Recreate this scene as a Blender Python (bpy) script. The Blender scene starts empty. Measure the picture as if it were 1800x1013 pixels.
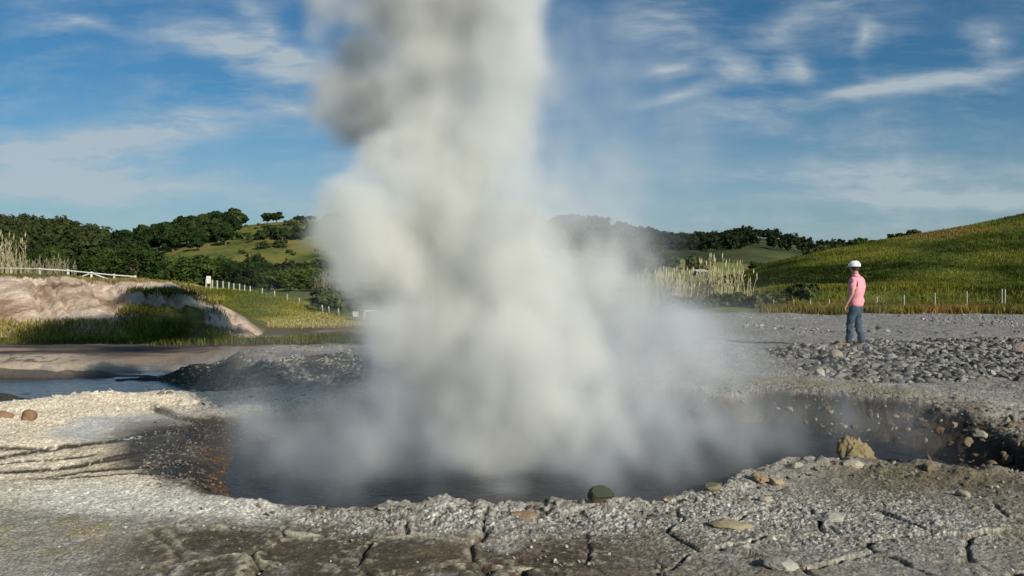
import bpy, math, random
import numpy as np
from math import radians, sin, cos, pi
from mathutils import Vector, Matrix

rng = np.random.default_rng(11)
random.seed(11)
SC = bpy.context.scene
COL = SC.collection
F, CX, HY, CH = 1350.0, 900.0, 478.0, 1.6      # focal length in photo pixels, principal column, horizon row, eye height

# ------------------------------------------------------------------ small maths
def sm(x, a, b):
    t = np.clip((np.asarray(x, float) - a) / (b - a), 0, 1)
    return t * t * (3 - 2 * t)

def at(px, py, Y):
    """world point on the line of sight of a photo pixel at depth Y"""
    return Vector(((px - CX) / F * Y, Y, CH - (py - HY) / F * Y))

def gp(px, py, z=0.0):
    Y = (CH - z) * F / (py - HY)
    return ((px - CX) / F * Y, Y)

def _hash(ix, iy, iz, seed):
    h = (ix.astype(np.int64) * 374761393 + iy.astype(np.int64) * 668265263 + iz.astype(np.int64) * 2147483647 + seed * 974711) & 0xFFFFFFFF
    h = ((h ^ (h >> 13)) * 1274126177) & 0xFFFFFFFF
    h = ((h ^ (h >> 16)) * 2246822519) & 0xFFFFFFFF
    return ((h ^ (h >> 15)) & 0xFFFFFF) / float(0x1000000)

def vn2(x, y, seed=0):
    x = np.asarray(x, float); y = np.asarray(y, float)
    ix = np.floor(x); iy = np.floor(y); fx = x - ix; fy = y - iy
    fx = fx * fx * fx * (fx * (fx * 6 - 15) + 10); fy = fy * fy * fy * (fy * (fy * 6 - 15) + 10)
    ix = ix.astype(np.int64); iy = iy.astype(np.int64); z = np.zeros_like(ix)
    a = _hash(ix, iy, z, seed); b = _hash(ix + 1, iy, z, seed); c = _hash(ix, iy + 1, z, seed); d = _hash(ix + 1, iy + 1, z, seed)
    return (a + (b - a) * fx) * (1 - fy) + (c + (d - c) * fx) * fy

def fbm2(x, y, o=4, seed=0, g=0.5):
    s = 0; a = 1; t = 0
    for k in range(o):
        s = s + a * (vn2(x * 2.03 ** k + k * 17.3, y * 2.03 ** k + k * 9.1, seed + k) - 0.5); t += a; a *= g
    return s / t * 2

def vn3(x, y, z, seed=0):
    i = [np.floor(v) for v in (x, y, z)]; f = [v - w for v, w in zip((x, y, z), i)]
    f = [v * v * (3 - 2 * v) for v in f]; i = [v.astype(np.int64) for v in i]
    def h(a, b, c): return _hash(i[0] + a, i[1] + b, i[2] + c, seed)
    r = []
    for c in (0, 1):
        p = h(0, 0, c) * (1 - f[0]) + h(1, 0, c) * f[0]; q = h(0, 1, c) * (1 - f[0]) + h(1, 1, c) * f[0]
        r.append(p * (1 - f[1]) + q * f[1])
    return r[0] * (1 - f[2]) + r[1] * f[2]

def fbm3(x, y, z, o=4, seed=0, g=0.5):
    s = 0; a = 1; t = 0
    for k in range(o):
        m = 2.02 ** k
        s = s + a * (vn3(x * m + 3.7 * k, y * m + 8.1 * k, z * m + 1.3 * k, seed + k) - 0.5); t += a; a *= g
    return s / t * 2

def voro(x, y, seed=0):
    ix = np.floor(x).astype(np.int64); iy = np.floor(y).astype(np.int64)
    d1 = np.full(x.shape, 9.0); d2 = np.full(x.shape, 9.0); idv = np.zeros(x.shape)
    for a in (-1, 0, 1):
        for b in (-1, 0, 1):
            cx, cy = ix + a, iy + b; zz = np.zeros_like(cx)
            qx = cx + 0.5 + 0.9 * (_hash(cx, cy, zz, seed) - .5); qy = cy + 0.5 + 0.9 * (_hash(cx, cy, zz, seed + 5) - .5)
            d = np.hypot(x - qx, y - qy); h = _hash(cx, cy, zz, seed + 9)
            n = d < d1
            d2 = np.where(n, d1, np.minimum(d2, d)); idv = np.where(n, h, idv); d1 = np.where(n, d, d1)
    return d1, d2, idv

def poly_sd(X, Y, P):
    """signed distance to a polygon, negative inside"""
    P = np.array(P, float); d = np.full(X.shape, 1e9); ins = np.zeros(X.shape, bool)
    for k in range(len(P)):
        a, b = P[k], P[(k + 1) % len(P)]; e = b - a
        wx, wy = X - a[0], Y - a[1]
        t = np.clip((wx * e[0] + wy * e[1]) / (e @ e), 0, 1)
        d = np.minimum(d, np.hypot(wx - e[0] * t, wy - e[1] * t))
        c = (a[1] > Y) != (b[1] > Y)
        if abs(e[1]) > 1e-9:
            ins ^= c & (X < e[0] * (Y - a[1]) / e[1] + a[0])
    return np.where(ins, -d, d)

# ------------------------------------------------------------------ objects
def mesh_np(name, V, faces, mat=None, smooth=False, parent=None, color=None, attrs=None):
    me = bpy.data.meshes.new(name)
    V = np.asarray(V, np.float32)
    me.vertices.add(len(V)); me.vertices.foreach_set("co", V.ravel())
    fl = faces if isinstance(faces, list) else [faces]
    fl = [np.asarray(f, np.int32) for f in fl if len(f)]
    nl = sum(f.size for f in fl); npoly = sum(len(f) for f in fl)
    if npoly:
        me.loops.add(nl); me.polygons.add(npoly)
        me.loops.foreach_set("vertex_index", np.concatenate([f.ravel() for f in fl]))
        tot = np.concatenate([np.full(len(f), f.shape[1], np.int32) for f in fl])
        me.polygons.foreach_set("loop_start", np.concatenate([[0], np.cumsum(tot)[:-1]]).astype(np.int32))
        me.polygons.foreach_set("use_smooth", np.full(npoly, smooth, bool))
    me.update(calc_edges=True)
    if color is not None:
        a = me.attributes.new("col", 'FLOAT_COLOR', 'POINT')
        c = np.ones((len(V), 4), np.float32); c[:, :3] = color
        a.data.foreach_set("color", c.ravel())
    for k, v in (attrs or {}).items():
        a = me.attributes.new(k, 'FLOAT', 'POINT'); a.data.foreach_set("value", np.asarray(v, np.float32))
    if mat: me.materials.append(mat)
    o = bpy.data.objects.new(name, me); COL.objects.link(o)
    if parent: o.parent = parent
    return o

def tag(o, label=None, cat=None, group=None, kind=None):
    if label: o["label"] = label
    if cat: o["category"] = cat
    if group: o["group"] = group
    if kind: o["kind"] = kind
    return o

def empty(name, loc=(0, 0, 0), rz=0, s=1):
    o = bpy.data.objects.new(name, None); COL.objects.link(o)
    o.location = loc; o.rotation_euler = (0, 0, rz)
    o.scale = (s, s, s) if not hasattr(s, '__len__') else s
    return o

class MB:
    """collects numpy pieces into one mesh"""
    def __init__(self): self.V = []; self.T = []; self.Q = []; self.C = []; self.n = 0
    def add(self, V, T=None, Q=None, C=None):
        V = np.asarray(V, float)
        if T is not None and len(T): self.T.append(np.asarray(T, int) + self.n)
        if Q is not None and len(Q): self.Q.append(np.asarray(Q, int) + self.n)
        self.V.append(V)
        if C is not None: self.C.append(np.broadcast_to(np.asarray(C, float), (len(V), 3)))
        self.n += len(V)
    def tube(self, pts, rad, k=6, C=None):
        pts = [Vector(p) for p in pts]; V = []; Q = []
        for i, p in enumerate(pts):
            d = (pts[min(i + 1, len(pts) - 1)] - pts[max(i - 1, 0)]).normalized()
            a = d.cross(Vector((0, 0, 1)) if abs(d.z) < .9 else Vector((1, 0, 0))).normalized(); b = d.cross(a)
            r = rad[i] if hasattr(rad, '__len__') else rad
            for j in range(k):
                t = 2 * pi * j / k
                V.append(p + a * (r * cos(t)) + b * (r * sin(t)))
        for i in range(len(pts) - 1):
            for j in range(k):
                j2 = (j + 1) % k
                Q.append((i * k + j, i * k + j2, (i + 1) * k + j2, (i + 1) * k + j))
        n = len(V); V += [pts[0], pts[-1]]; T = []
        for j in range(k):
            j2 = (j + 1) % k
            T += [(n, j2, j), (n + 1, (len(pts) - 1) * k + j, (len(pts) - 1) * k + j2)]
        self.add([tuple(v) for v in V], T, Q, C)
    def box(self, c, s, rz=0, ry=0, C=None):
        c = Vector(c); M = Matrix.Rotation(rz, 3, 'Z') @ Matrix.Rotation(ry, 3, 'Y'); V = []
        for x in (-.5, .5):
            for y in (-.5, .5):
                for z in (-.5, .5): V.append(tuple(c + M @ Vector((x * s[0], y * s[1], z * s[2]))))
        self.add(V, None, [(0, 1, 3, 2), (4, 6, 7, 5), (0, 4, 5, 1), (2, 3, 7, 6), (0, 2, 6, 4), (1, 5, 7, 3)], C)
    def build(self, name, mat, parent=None, smooth=False):
        V = np.concatenate(self.V); fs = []
        if self.T: fs.append(np.concatenate(self.T))
        if self.Q: fs.append(np.concatenate(self.Q))
        return mesh_np(name, V, fs, mat, smooth, parent, np.concatenate(self.C) if self.C else None)

# ------------------------------------------------------------------ materials
class NT:
    def __init__(self, name, world=None):
        if world: self.t = world.node_tree
        else:
            self.m = bpy.data.materials.new(name); self.m.use_nodes = True; self.t = self.m.node_tree
        self.t.nodes.clear()
    def n(self, typ, ins=None, **kw):
        nd = self.t.nodes.new(typ)
        for k, v in kw.items(): setattr(nd, k, v)
        for k, v in (ins or {}).items():
            s = nd.inputs[k]
            if hasattr(v, 'is_output'): self.t.links.new(v, s)
            else: s.default_value = v[:len(s.default_value)] if isinstance(v, tuple) and hasattr(s.default_value, '__len__') else v
        return nd
    def noise(self, vec, scale, detail=4, rough=.55, **kw):
        return self.n('ShaderNodeTexNoise', {'Vector': vec, 'Scale': scale, 'Detail': detail, 'Roughness': rough}, **kw).outputs['Fac']
    def ramp(self, fac, stops):
        r = self.n('ShaderNodeValToRGB', {'Fac': fac}); e = r.color_ramp.elements
        while len(e) > 1: e.remove(e[-1])
        e[0].position = stops[0][0]; e[0].color = (*stops[0][1], 1)
        for p, c in stops[1:]:
            x = e.new(p); x.color = (*c, 1)
        return r.outputs['Color']
    def math(self, op, a, b=0.5, c=None):
        d = {0: a, 1: b}
        if c is not None: d[2] = c
        return self.n('ShaderNodeMath', d, operation=op).outputs[0]
    def mix(self, fac, a, b, blend='MIX'):
        nd = self.n('ShaderNodeMix', data_type='RGBA', blend_type=blend)
        for s, v in ((nd.inputs[0], fac), (nd.inputs[6], a), (nd.inputs[7], b)):
            if hasattr(v, 'is_output'): self.t.links.new(v, s)
            else: s.default_value = v if not isinstance(v, tuple) or len(v) == 4 else (*v, 1)
        return nd.outputs[2]
    def maprange(self, v, a, b, c=0., d=1.):
        return self.n('ShaderNodeMapRange', {'Value': v, 'From Min': a, 'From Max': b, 'To Min': c, 'To Max': d}).outputs[0]
    def out(self, surf):
        self.n('ShaderNodeOutputMaterial', {'Surface': surf}); return self.m

def pos(n): return n.n('ShaderNodeNewGeometry').outputs['Position']
def obco(n): return n.n('ShaderNodeTexCoord').outputs['Object']

def mat_plain(name, col, rough=.8, var=.25, scale=6, bump=.0, metal=0, attr=False, objvar=0, spec=.3):
    n = NT(name); v = obco(n)
    f = n.noise(v, scale, 5, .6)
    base = (*col, 1)
    if attr: base = n.n('ShaderNodeAttribute', attribute_name='col').outputs['Color']
    k = n.maprange(f, .25, .75, 1 - var, 1 + var)
    if objvar:
        r = n.n('ShaderNodeObjectInfo').outputs['Random']
        k = n.math('MULTIPLY', k, n.maprange(r, 0, 1, 1 - objvar, 1 + objvar))
    c = n.n('ShaderNodeVectorMath', {0: base, 'Scale': k}, operation='SCALE').outputs[0]
    ins = {'Base Color': c, 'Roughness': rough, 'Metallic': metal, 'Specular IOR Level': spec}
    if bump:
        ins['Normal'] = n.n('ShaderNodeBump', {'Height': f, 'Strength': bump, 'Distance': .02}).outputs[0]
    return n.out(n.n('ShaderNodeBsdfPrincipled', ins).outputs[0])

def mat_leaf(name, c1, c2, c3, scale=.9, trans=.25, objvar=.25):
    n = NT(name); v = obco(n)
    f = n.noise(v, scale, 5, .65)
    r = n.n('ShaderNodeObjectInfo').outputs['Random']
    g = n.math('ADD', f, n.maprange(r, 0, 1, -.5 * objvar, .5 * objvar))
    c = n.ramp(g, [(.3, c1), (.5, c2), (.7, c3)])
    b = n.n('ShaderNodeBsdfDiffuse', {'Color': c}).outputs[0]
    t = n.n('ShaderNodeBsdfTranslucent', {'Color': c}).outputs[0]
    return n.out(n.n('ShaderNodeMixShader', {0: trans, 1: b, 2: t}).outputs[0])

# ------------------------------------------------------------------ ground heightfield
CRATER = [gp(268, 780), gp(285, 845), gp(410, 886), gp(560, 899), gp(640, 905), gp(760, 897), gp(900, 890), gp(1000, 886), gp(1100, 884), gp(1180, 876),
          gp(1270, 862), gp(1320, 835), gp(1400, 822), gp(1500, 818), gp(1600, 826), gp(1700, 829), gp(1830, 836), gp(1960, 815), gp(1880, 790), gp(1800, 772), gp(1740, 748),
          gp(1640, 728), gp(1530, 716), gp(1420, 706), gp(1330, 704), gp(1250, 712), gp(1180, 696), gp(1090, 688), gp(960, 692), gp(820, 692), gp(690, 692),
          gp(590, 704), gp(470, 716), gp(330, 740)]
POOL_Z, RIVER_Z = -0.20, -0.78

def base_h(X, Y):
    u = X / np.maximum(Y + .5, 1.)
    Yl = Y + 1.0 * sm(-u, .47, .68) * sm(Y, 6, 9) * (1 - sm(Y, 12, 15)) + .25 * fbm2(X * .8, Y * .8, 3, 149) * sm(Y, 6, 9) * (1 - sm(Y, 12, 15))
    zl = np.interp(Yl, [0, 6, 8.6, 9.7, 10.6, 12.0, 14.5, 17.2, 18.5, 21, 27, 34, 45, 80, 200, 2500], [0, 0, .04, .1, -.30, -.93, -.91, -.86, -.73, -.74, -1.05, -1.5, -1.9, -2, -2.2, -3])
    rv = sm(Y, 11, 12.5) * (1 - sm(Y, 17.5, 21))
    zl = zl + rv * (.34 * fbm2(X * .22 + .5 * Y, Y * 1.5 + .12 * X, 4, 141) + .12 * fbm2(X * .7, Y * 2.6, 3, 145))
    zc = np.interp(Y, [0, 9, 10.5, 14, 17, 20, 27, 38, 60, 200, 2500], [0, 0, -.02, -.03, -.09, -.35, -.95, -1.6, -1.95, -2.2, -3])
    zr = np.interp(Y, [0, 10, 13, 16, 20, 28, 37, 50, 60, 200, 2500], [0, 0, .0, .06, .0, -.25, -.52, -.92, -1.0, -2.2, -3])
    wob = .05 * fbm2(X * .5, Y * .5, 3, 147)
    wl = 1 - sm(u + wob, -.46, -.30); wr = sm(u, .02, .22)
    z = zl * wl + zr * wr + zc * np.clip(1 - wl - wr, 0, 1)
    # heap of dark gravel beyond the pool, heap of rubble under the man
    z = z + .10 * fbm2(X * 1.1, Y * 1.1, 4, 153) * sm(Y, 10.5, 12) * (1 - sm(Y, 19, 24)) * sm(u, -.5, -.4) * (1 - sm(u, -.05, .05))
    m = np.exp(-(((X + 3.6) / 1.5) ** 2 + ((Y - 12.6) / 1.5) ** 2))
    z = z + .08 * m + .10 * np.exp(-(((X + 2.4) / 1.2) ** 2 + ((Y - 15.5) / 1.6) ** 2))
    z = z + .13 * sm(X, .8, 2.2) * sm(Y, 7.6, 8.8) * (1 - sm(Y, 11, 14))
    z = z + .16 * np.exp(-(((X - 8.2) / 2.4) ** 2 + ((Y - 14.6) / 1.7) ** 2))
    return z

def ground_h(X, Y, full=False):
    X = np.asarray(X, float); Y = np.asarray(Y, float)
    z = base_h(X, Y)
    far = sm(Y, 25, 60)
    z = z + .05 * fbm2(X * .55, Y * .55, 3, 3) * (1 + 3 * far) + .03 * fbm2(X * 2.1, Y * 2.1, 3, 8) * sm(Y, 3, 8)
    wob = .16 * fbm2(X * 1.3, Y * 1.3, 4, 21) + .05 * fbm2(X * 6, Y * 6, 3, 25)
    sd = poly_sd(X, Y, CRATER) + wob
    left = 1 - sm(X, -3.0, -1.6)
    wid = .42 + .30 * sm(Y, 7, 9.5) * sm(X, -1, 1.5) + 1.7 * left + 1.0 * sm(Y, 7.8, 8.8) * (1 - sm(X, -.6, .8)) * (1 - left)
    floor = -.72 + .52 * sm(X, 2.7, 3.7) * (1 - .35 * sm(fbm2(X * 1.7, Y * 1.7, 3, 61), -.3, .4))
    t = np.clip(-sd / wid, 0, 1)
    z = z + floor * (t * t * (3 - 2 * t)) + .05 * np.exp(-(sd / .22) ** 2) * (1 - left) * (.6 + .8 * fbm2(X * 2.7, Y * 2.7, 3, 66))
    if full: return z, sd, t
    return z

def blob(px, py, cx, cy, rx, ry, rot=0, soft=.6):
    a = radians(rot); dx, dy = px - cx, py - cy
    r = np.hypot((dx * cos(a) + dy * sin(a)) / rx, (-dx * sin(a) + dy * cos(a)) / ry)
    return 1 - sm(r, 1 - soft, 1 + soft * .5)

def build_ground():
    ys = [-4.0, -2.5, -1, .5, 1.5, 2.2, 2.8]
    y = 3.2
    while y < 75:
        ys.append(y); y += max(.0115, y * y / (768 * 1.6) * .74)
    while y < 2600:
        ys.append(y); y *= 1.07
    ys.append(3000.)
    us = np.concatenate([-np.geomspace(3.5, .74, 40), np.linspace(-.72, .72, 1150), np.geomspace(.74, 3.5, 40)])
    ys = np.array(ys)
    Y, U = np.meshgrid(ys, us, indexing='ij'); X = U * (np.abs(Y) + 3.0)
    R, C = Y.shape
    z, sd, t = ground_h(X, Y, True)
    near = 1 - sm(Y, 16, 30)
    # picture-like layout coordinates of the level ground, used only to lay the stains out where they lie
    Xw = X + .10 * fbm2(X * 1.6, Y * 1.6, 4, 31) + .03 * fbm2(X * 9, Y * 9, 2, 32)
    Yw = np.maximum(Y + .16 * fbm2(X * 1.4 + 7, Y * 1.4, 4, 33) * np.clip(Y / 6, .4, 3), 1.0)
    px = CX + F * Xw / Yw; py = HY + F * CH / Yw
    pys = HY + F * CH / np.maximum(Y, 1.); pxs = CX + F * X / np.maximum(Y, 1.)
    fine = fbm2(X * 30, Y * 22, 3, 41); mid = fbm2(X * 5, Y * 4, 4, 43); big = fbm2(X * .9, Y * .8, 4, 44)
    def lay(c, col, m):
        m = np.clip(m, 0, 1)[..., None]
        return c * (1 - m) + np.array(col) * m
    c = np.zeros(X.shape + (3,)) + np.array((.31, .29, .25))
    # fine salt crust, cream on the left
    leftw = 1 - sm(px, 250, 620)
    c = lay(c, (.80, .69, .52), leftw * sm(py, 640, 700) * (1 - sm(py, 860, 905)) * .95)
    c = lay(c, (.52, .52, .50), blob(px, py, 215, 755, 140, 26, -4, .3) * .9)
    c = lay(c, (.34, .29, .16), .75 * np.clip(1.0 * blob(px, py, 90, 938, 130, 42, 5) * sm(mid, -.5, .3) + .7 * blob(px, py, 170, 812, 240, 30, -7) * sm(mid, -.3, .5) + .7 * blob(px, py, 60, 868, 200, 20, 0) * sm(mid, -.4, .3) + .6 * blob(px, py, 300, 930, 300, 22, 4) * sm(mid, -.2, .4) + .5 * blob(px, py, 170, 775, 90, 12, -20) + .5 * blob(px, py, 430, 730, 150, 8, -4), 0, 1))
    c = lay(c, (.66, .635, .56), blob(px, py, 260, 885, 330, 30, 4) * .9)
    c = lay(c, (.10, .085, .06), blob(px, py, 50, 912, 90, 14, -6) * sm(mid + fine * .5, -.2, .4) * .85)
    # brown mud in front
    mud = sm(py + 34 * big + 18 * mid - (936 + .01 * (px - 300) - 60 * sm(px, 160, 300) + 60), -16, 12)
    mud = np.maximum(mud * sm(px, 120, 330), blob(px, py, 700, 1010, 560, 78, 2, .4))
    mud = mud * (1 - .8 * sm(px, 1000, 1300)) * sm(big * .6 + mid * .7, -.50, .0)
    c = lay(c, (.070, .052, .032), mud * .97)
    c = lay(c, (.33, .30, .22), mud * sm(mid * .6 + fine * .7 + big * .3, .18, .55) * .7)
    c = lay(c, (.17, .125, .075), mud * sm(fbm2(X * 2.2, Y * 2.2, 3, 71), .1, .5) * .6)
    # olive brown on the right
    ob = np.maximum(blob(px, py, 1690, 862, 300, 48, 3), blob(px, py, 1850, 930, 160, 70, 10))
    c = lay(c, (.125, .10, .060), ob * sm(big * .5 + mid * .5, -.7, .0) * .92)
    c = lay(c, (.26, .22, .11), ob * sm(mid * .6 + fine * .4, .1, .5) * .6)
    c = lay(c, (.14, .11, .07), blob(px, py, 1240, 1010, 260, 26, 0) * sm(mid, -.4, .4) * .8)
    # salt frost around the near rim: flecks of white between grey grains
    frost = np.maximum(blob(px, py, 900, 925, 520, 34, 0), blob(px, py, 1400, 930, 430, 75, 0)) * (1 - .75 * mud)
    c = lay(c, (.13, .122, .105), frost * sm(fine + .4 * mid, -.25, .3) * .8)
    c = lay(c, (.55, .53, .48), frost * sm(fbm2(X * 55, Y * 40, 2, 46) + .5 * fine + .3 * mid, .15, .5) * .8)
    # dark wet pebbles on the left shore, rusty by the water
    dk = np.maximum(blob(px, py, 340, 803, 150, 66, 8, .6), blob(px, py, 470, 738, 190, 16, -6, .6))
    c = lay(c, (.045, .040, .034), np.clip(dk * 1.5, 0, 1) * sm(mid + fine * .8, -.95, -.25) * .97)
    rust = blob(px, py, 388, 800, 52, 66, -12, .5)
    c = lay(c, (.095, .045, .016), rust * sm(fine + mid, -.1, .5) * .85)
    c = lay(c, (.05, .045, .04), blob(px, py, 520, 880, 190, 20, 8, .5) * sm(mid + fine, -.5, .3) * .8)
    wet = np.clip(dk * .9 + rust * .6, 0, 1)
    # rills running down to the shore
    rill = np.zeros(X.shape)
    for (x0, y0, x1, y1, w, s) in ((-60, 812, 360, 752, 2.6, 1), (-80, 836, 230, 806, 2.8, 2), (40, 838, 340, 812, 2.2, 3), (100, 822, 330, 786, 1.8, 4), (-60, 793, 140, 786, 1.4, 5), (262, 718, 380, 752, 5, 6), (-60, 822, 170, 800, 1.6, 7), (-60, 845, 300, 832, 1.6, 8)):
        tt = (pxs - x0) / (x1 - x0)
        yy = y0 + (y1 - y0) * np.clip(tt, 0, 1) + 5 * fbm2(X * 1.2 + s * 9, Y * .3 + s, 4, 50 + s)
        rill = np.maximum(rill, np.exp(-((pys - yy) / w) ** 2) * sm(tt, -.02, .1) * (1 - sm(tt, .93, 1.05)))
    c = lay(c, (.035, .030, .020), np.clip(rill * 1.5 * sm(fine + mid, -.9, -.1), 0, 1) * .95)
    # crater walls and floor: dark wet earth, walls' shade painted into the colour too
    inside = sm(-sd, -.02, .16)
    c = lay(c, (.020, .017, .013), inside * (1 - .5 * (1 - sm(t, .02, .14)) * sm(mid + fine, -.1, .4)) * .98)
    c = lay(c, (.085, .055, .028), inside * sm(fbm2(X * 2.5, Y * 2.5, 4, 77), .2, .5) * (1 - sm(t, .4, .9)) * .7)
    shore = sm(-sd, .1, .5) * (1 - sm(X, -2.6, -1.8))
    # rim rubble on the right
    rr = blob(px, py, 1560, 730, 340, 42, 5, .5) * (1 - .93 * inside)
    c = lay(c, (.085, .066, .046), rr * sm(mid + .5 * fine, -.5, .3) * .85)
    c = lay(c, (.26, .22, .17), rr * sm(fine + .4 * mid, .2, .6) * .5)
    # gravel beyond, pale track
    gr = sm(px, 1000, 1300) * (1 - sm(py, 690, 720)) * (1 - inside)
    c = lay(c, (.27, .255, .232), gr)
    c = lay(c, (.11, .104, .095), gr * sm(fine + .5 * mid, -.1, .4) * .7)
    c = lay(c, (.43, .41, .36), np.exp(-((pys - (684 + .105 * (pxs - 1380))) / 9) ** 2) * sm(px, 1150, 1500) * .7 * sm(mid, -.6, .2))
    c = lay(c, (.21, .18, .095), blob(px, py, 1430, 692, 260, 10, 5) * .8)
    # heaps beyond the pool on the left
    mo = np.exp(-(((X + 3.5) / 1.9) ** 2 + ((Y - 12.4) / 1.7) ** 2))
    c = lay(c, (.10, .088, .072), sm(mo + .3 * mid, .25, .6) * .95)
    c = lay(c, (.42, .40, .35), blob(px, py, 470, 712, 190, 13, -5) * .85)
    c = lay(c, (.27, .255, .235), sm(X / np.maximum(Y, 1) , -.34, -.2) * (1 - sm(X / np.maximum(Y, 1), .1, .25)) * sm(Y, 13, 15) * (1 - sm(Y, 19, 24)))
    # flats and river bed
    flat = (1 - sm(X / np.maximum(Y, 1), -.12, .02)) * sm(Y, 17.5, 22)
    c = lay(c, (.125, .092, .068), flat)
    c = lay(c, (.042, .037, .032), flat * sm(fbm2(X * .22, Y * .7, 4, 81), -.35, .15) * .9)
    c = lay(c, (.36, .25, .17), flat * sm(fbm2(X * .22 + 5, Y * .55, 4, 85), .05, .4) * .8)
    uu = X / np.maximum(Y, 1)
    c = lay(c, (.46, .37, .27), (1 - sm(uu, -.60, -.50)) * sm(Y, 16.6, 17.8) * (1 - sm(Y, 21.5, 23.5)) * sm(mid + big, -.6, .2))
    bed = (1 - sm(uu, -.40, -.30)) * sm(Y, 10.6, 11.4) * (1 - sm(Y, 17.0, 18.5))
    c = lay(c, (.045, .04, .035), bed)
    c = lay(c, (.26, .215, .16), bed * sm(fbm2(X * .3, Y * 1.6, 4, 151), .1, .45) * .6)
    c = lay(c, (.13, .10, .035), flat * sm(Y, 28, 33) * sm(fbm2(X * .3, Y * .3, 3, 89), -.1, .2) * .6)
    fr = sm(Y, 40, 48) * sm(uu, .1, .2)
    c = lay(c, (.12, .12, .04), fr)
    c = lay(c, (.10, .11, .035), sm(Y, 60, 75))
    # grain and pebbles as real relief
    peb = np.maximum(frost, .55) * (1 - .55 * mud) * near * (1 - .8 * blob(px, py, 215, 755, 140, 26, -4, .3))
    d1, d2, _ = voro(X * 34, Y * 26, 5)
    g_r = np.random.default_rng(3); rnd = g_r.random(X.shape); rnd2 = g_r.random(X.shape)
    nr2 = (1 - sm(Y, 12, 20))
    calm = 1 - .8 * blob(px, py, 215, 755, 140, 26, -4, .3)
    c = c * (1 + nr2 * calm * (rnd - .5) * .75)[..., None]
    fz = frost * (1 - .7 * inside)
    c = lay(c, (.78, .75, .68), fz * (rnd2 > .80) * sm(mid + fine, -.5, .2) * .85)
    c = lay(c, (.06, .055, .045), np.clip(fz + .35 * nr2 * calm, 0, 1) * (rnd2 < .16) * .8)
    z = z + nr2 * calm * (.004 + .007 * fz) * (rnd - .5) * np.clip(Y / 6, .7, 1.6)
    z = z + .011 * peb * (1 - sm(d1, .1, .6)) * (.3 + vn2(X * 9, Y * 9, 15)) + .012 * peb * fine + .010 * near * mid
    # polygon cracks in the foreground crust
    wx = X + .10 * fbm2(X * 2.4, Y * 2.4, 4, 91); wy = Y + .10 * fbm2(X * 2.4 + 9, Y * 2.4, 4, 92)
    e1, e2, cid = voro(wx * 1.75 + .4, wy * 2.1 + .2, 17)
    f1, f2, _ = voro(wx * 4.3 + 1.7, wy * 4.8, 27)
    area = sm(pys, 868, 925) * sm(pxs, 120, 420) * (1 - inside)
    gap = vn2(X * 1.9, Y * 1.9, 95)
    crack = np.exp(-((e2 - e1) / .036) ** 2) * area * sm(gap, .02, .24)
    crack2 = np.exp(-((f2 - f1) / .035) ** 2) * area * sm(vn2(X * 1.5, Y * 1.5, 97), .50, .70) * .7
    lip = (np.exp(-(((e2 - e1) - .12) / .07) ** 2)) * area * sm(gap, .2, .5)
    z = z - .036 * crack - .014 * crack2 + .012 * lip * vn2(X * 3, Y * 3, 99) + area * .022 * (cid - .5) * (1 - crack)
    c = lay(c, (.045, .035, .024), np.clip(crack + crack2, 0, 1) * .85)
    c = lay(c, (.42, .38, .28), np.clip(lip * sm(mid + fine, -.4, .3) * (.35 + .6 * mud), 0, 1))
    z = z - .012 * rill
    # rough broken rim
    z = z + np.exp(-(sd / .28) ** 2) * sm(X, -1.6, -.6) * (.030 * fbm2(X * 6, Y * 6, 3, 55) + .020 * fbm2(X * 18, Y * 18, 2, 56))
    z = z + inside * (.07 * fbm2(X * 4, Y * 4, 4, 57)) * sm(X, -1, 1)
    V = np.stack([X, Y, z], -1).reshape(-1, 3)
    idx = np.arange(R * C).reshape(R, C)
    Q = np.stack([idx[:-1, :-1], idx[:-1, 1:], idx[1:, 1:], idx[1:, :-1]], -1).reshape(-1, 4)
    n = NT('ground_earth'); v = pos(n)
    col = n.n('ShaderNodeAttribute', attribute_name='col').outputs['Color']
    w = n.n('ShaderNodeAttribute', attribute_name='wet').outputs['Fac']
    g1 = n.noise(v, 48, 6, .8); g2 = n.noise(v, 9, 5, .65)
    k = n.math('MULTIPLY', n.maprange(g1, .36, .64, .45, 1.5), n.maprange(g2, .25, .75, .78, 1.22))
    cc = n.n('ShaderNodeVectorMath', {0: col, 'Scale': k}, operation='SCALE').outputs[0]
    hgt = n.math('ADD', g1, n.math('MULTIPLY', g2, 2.))
    bmp = n.n('ShaderNodeBump', {'Height': hgt, 'Strength': .8, 'Distance': .018}).outputs[0]
    b = n.n('ShaderNodeBsdfPrincipled', {'Base Color': cc, 'Roughness': n.maprange(w, 0, 1, .95, .45), 'Specular IOR Level': .25, 'Normal': bmp})
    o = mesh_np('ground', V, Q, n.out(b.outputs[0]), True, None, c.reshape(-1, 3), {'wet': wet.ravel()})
    tag(o, 'pale salt crusted cracked ground around the steaming crater pool', 'ground', None, 'structure')

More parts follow.
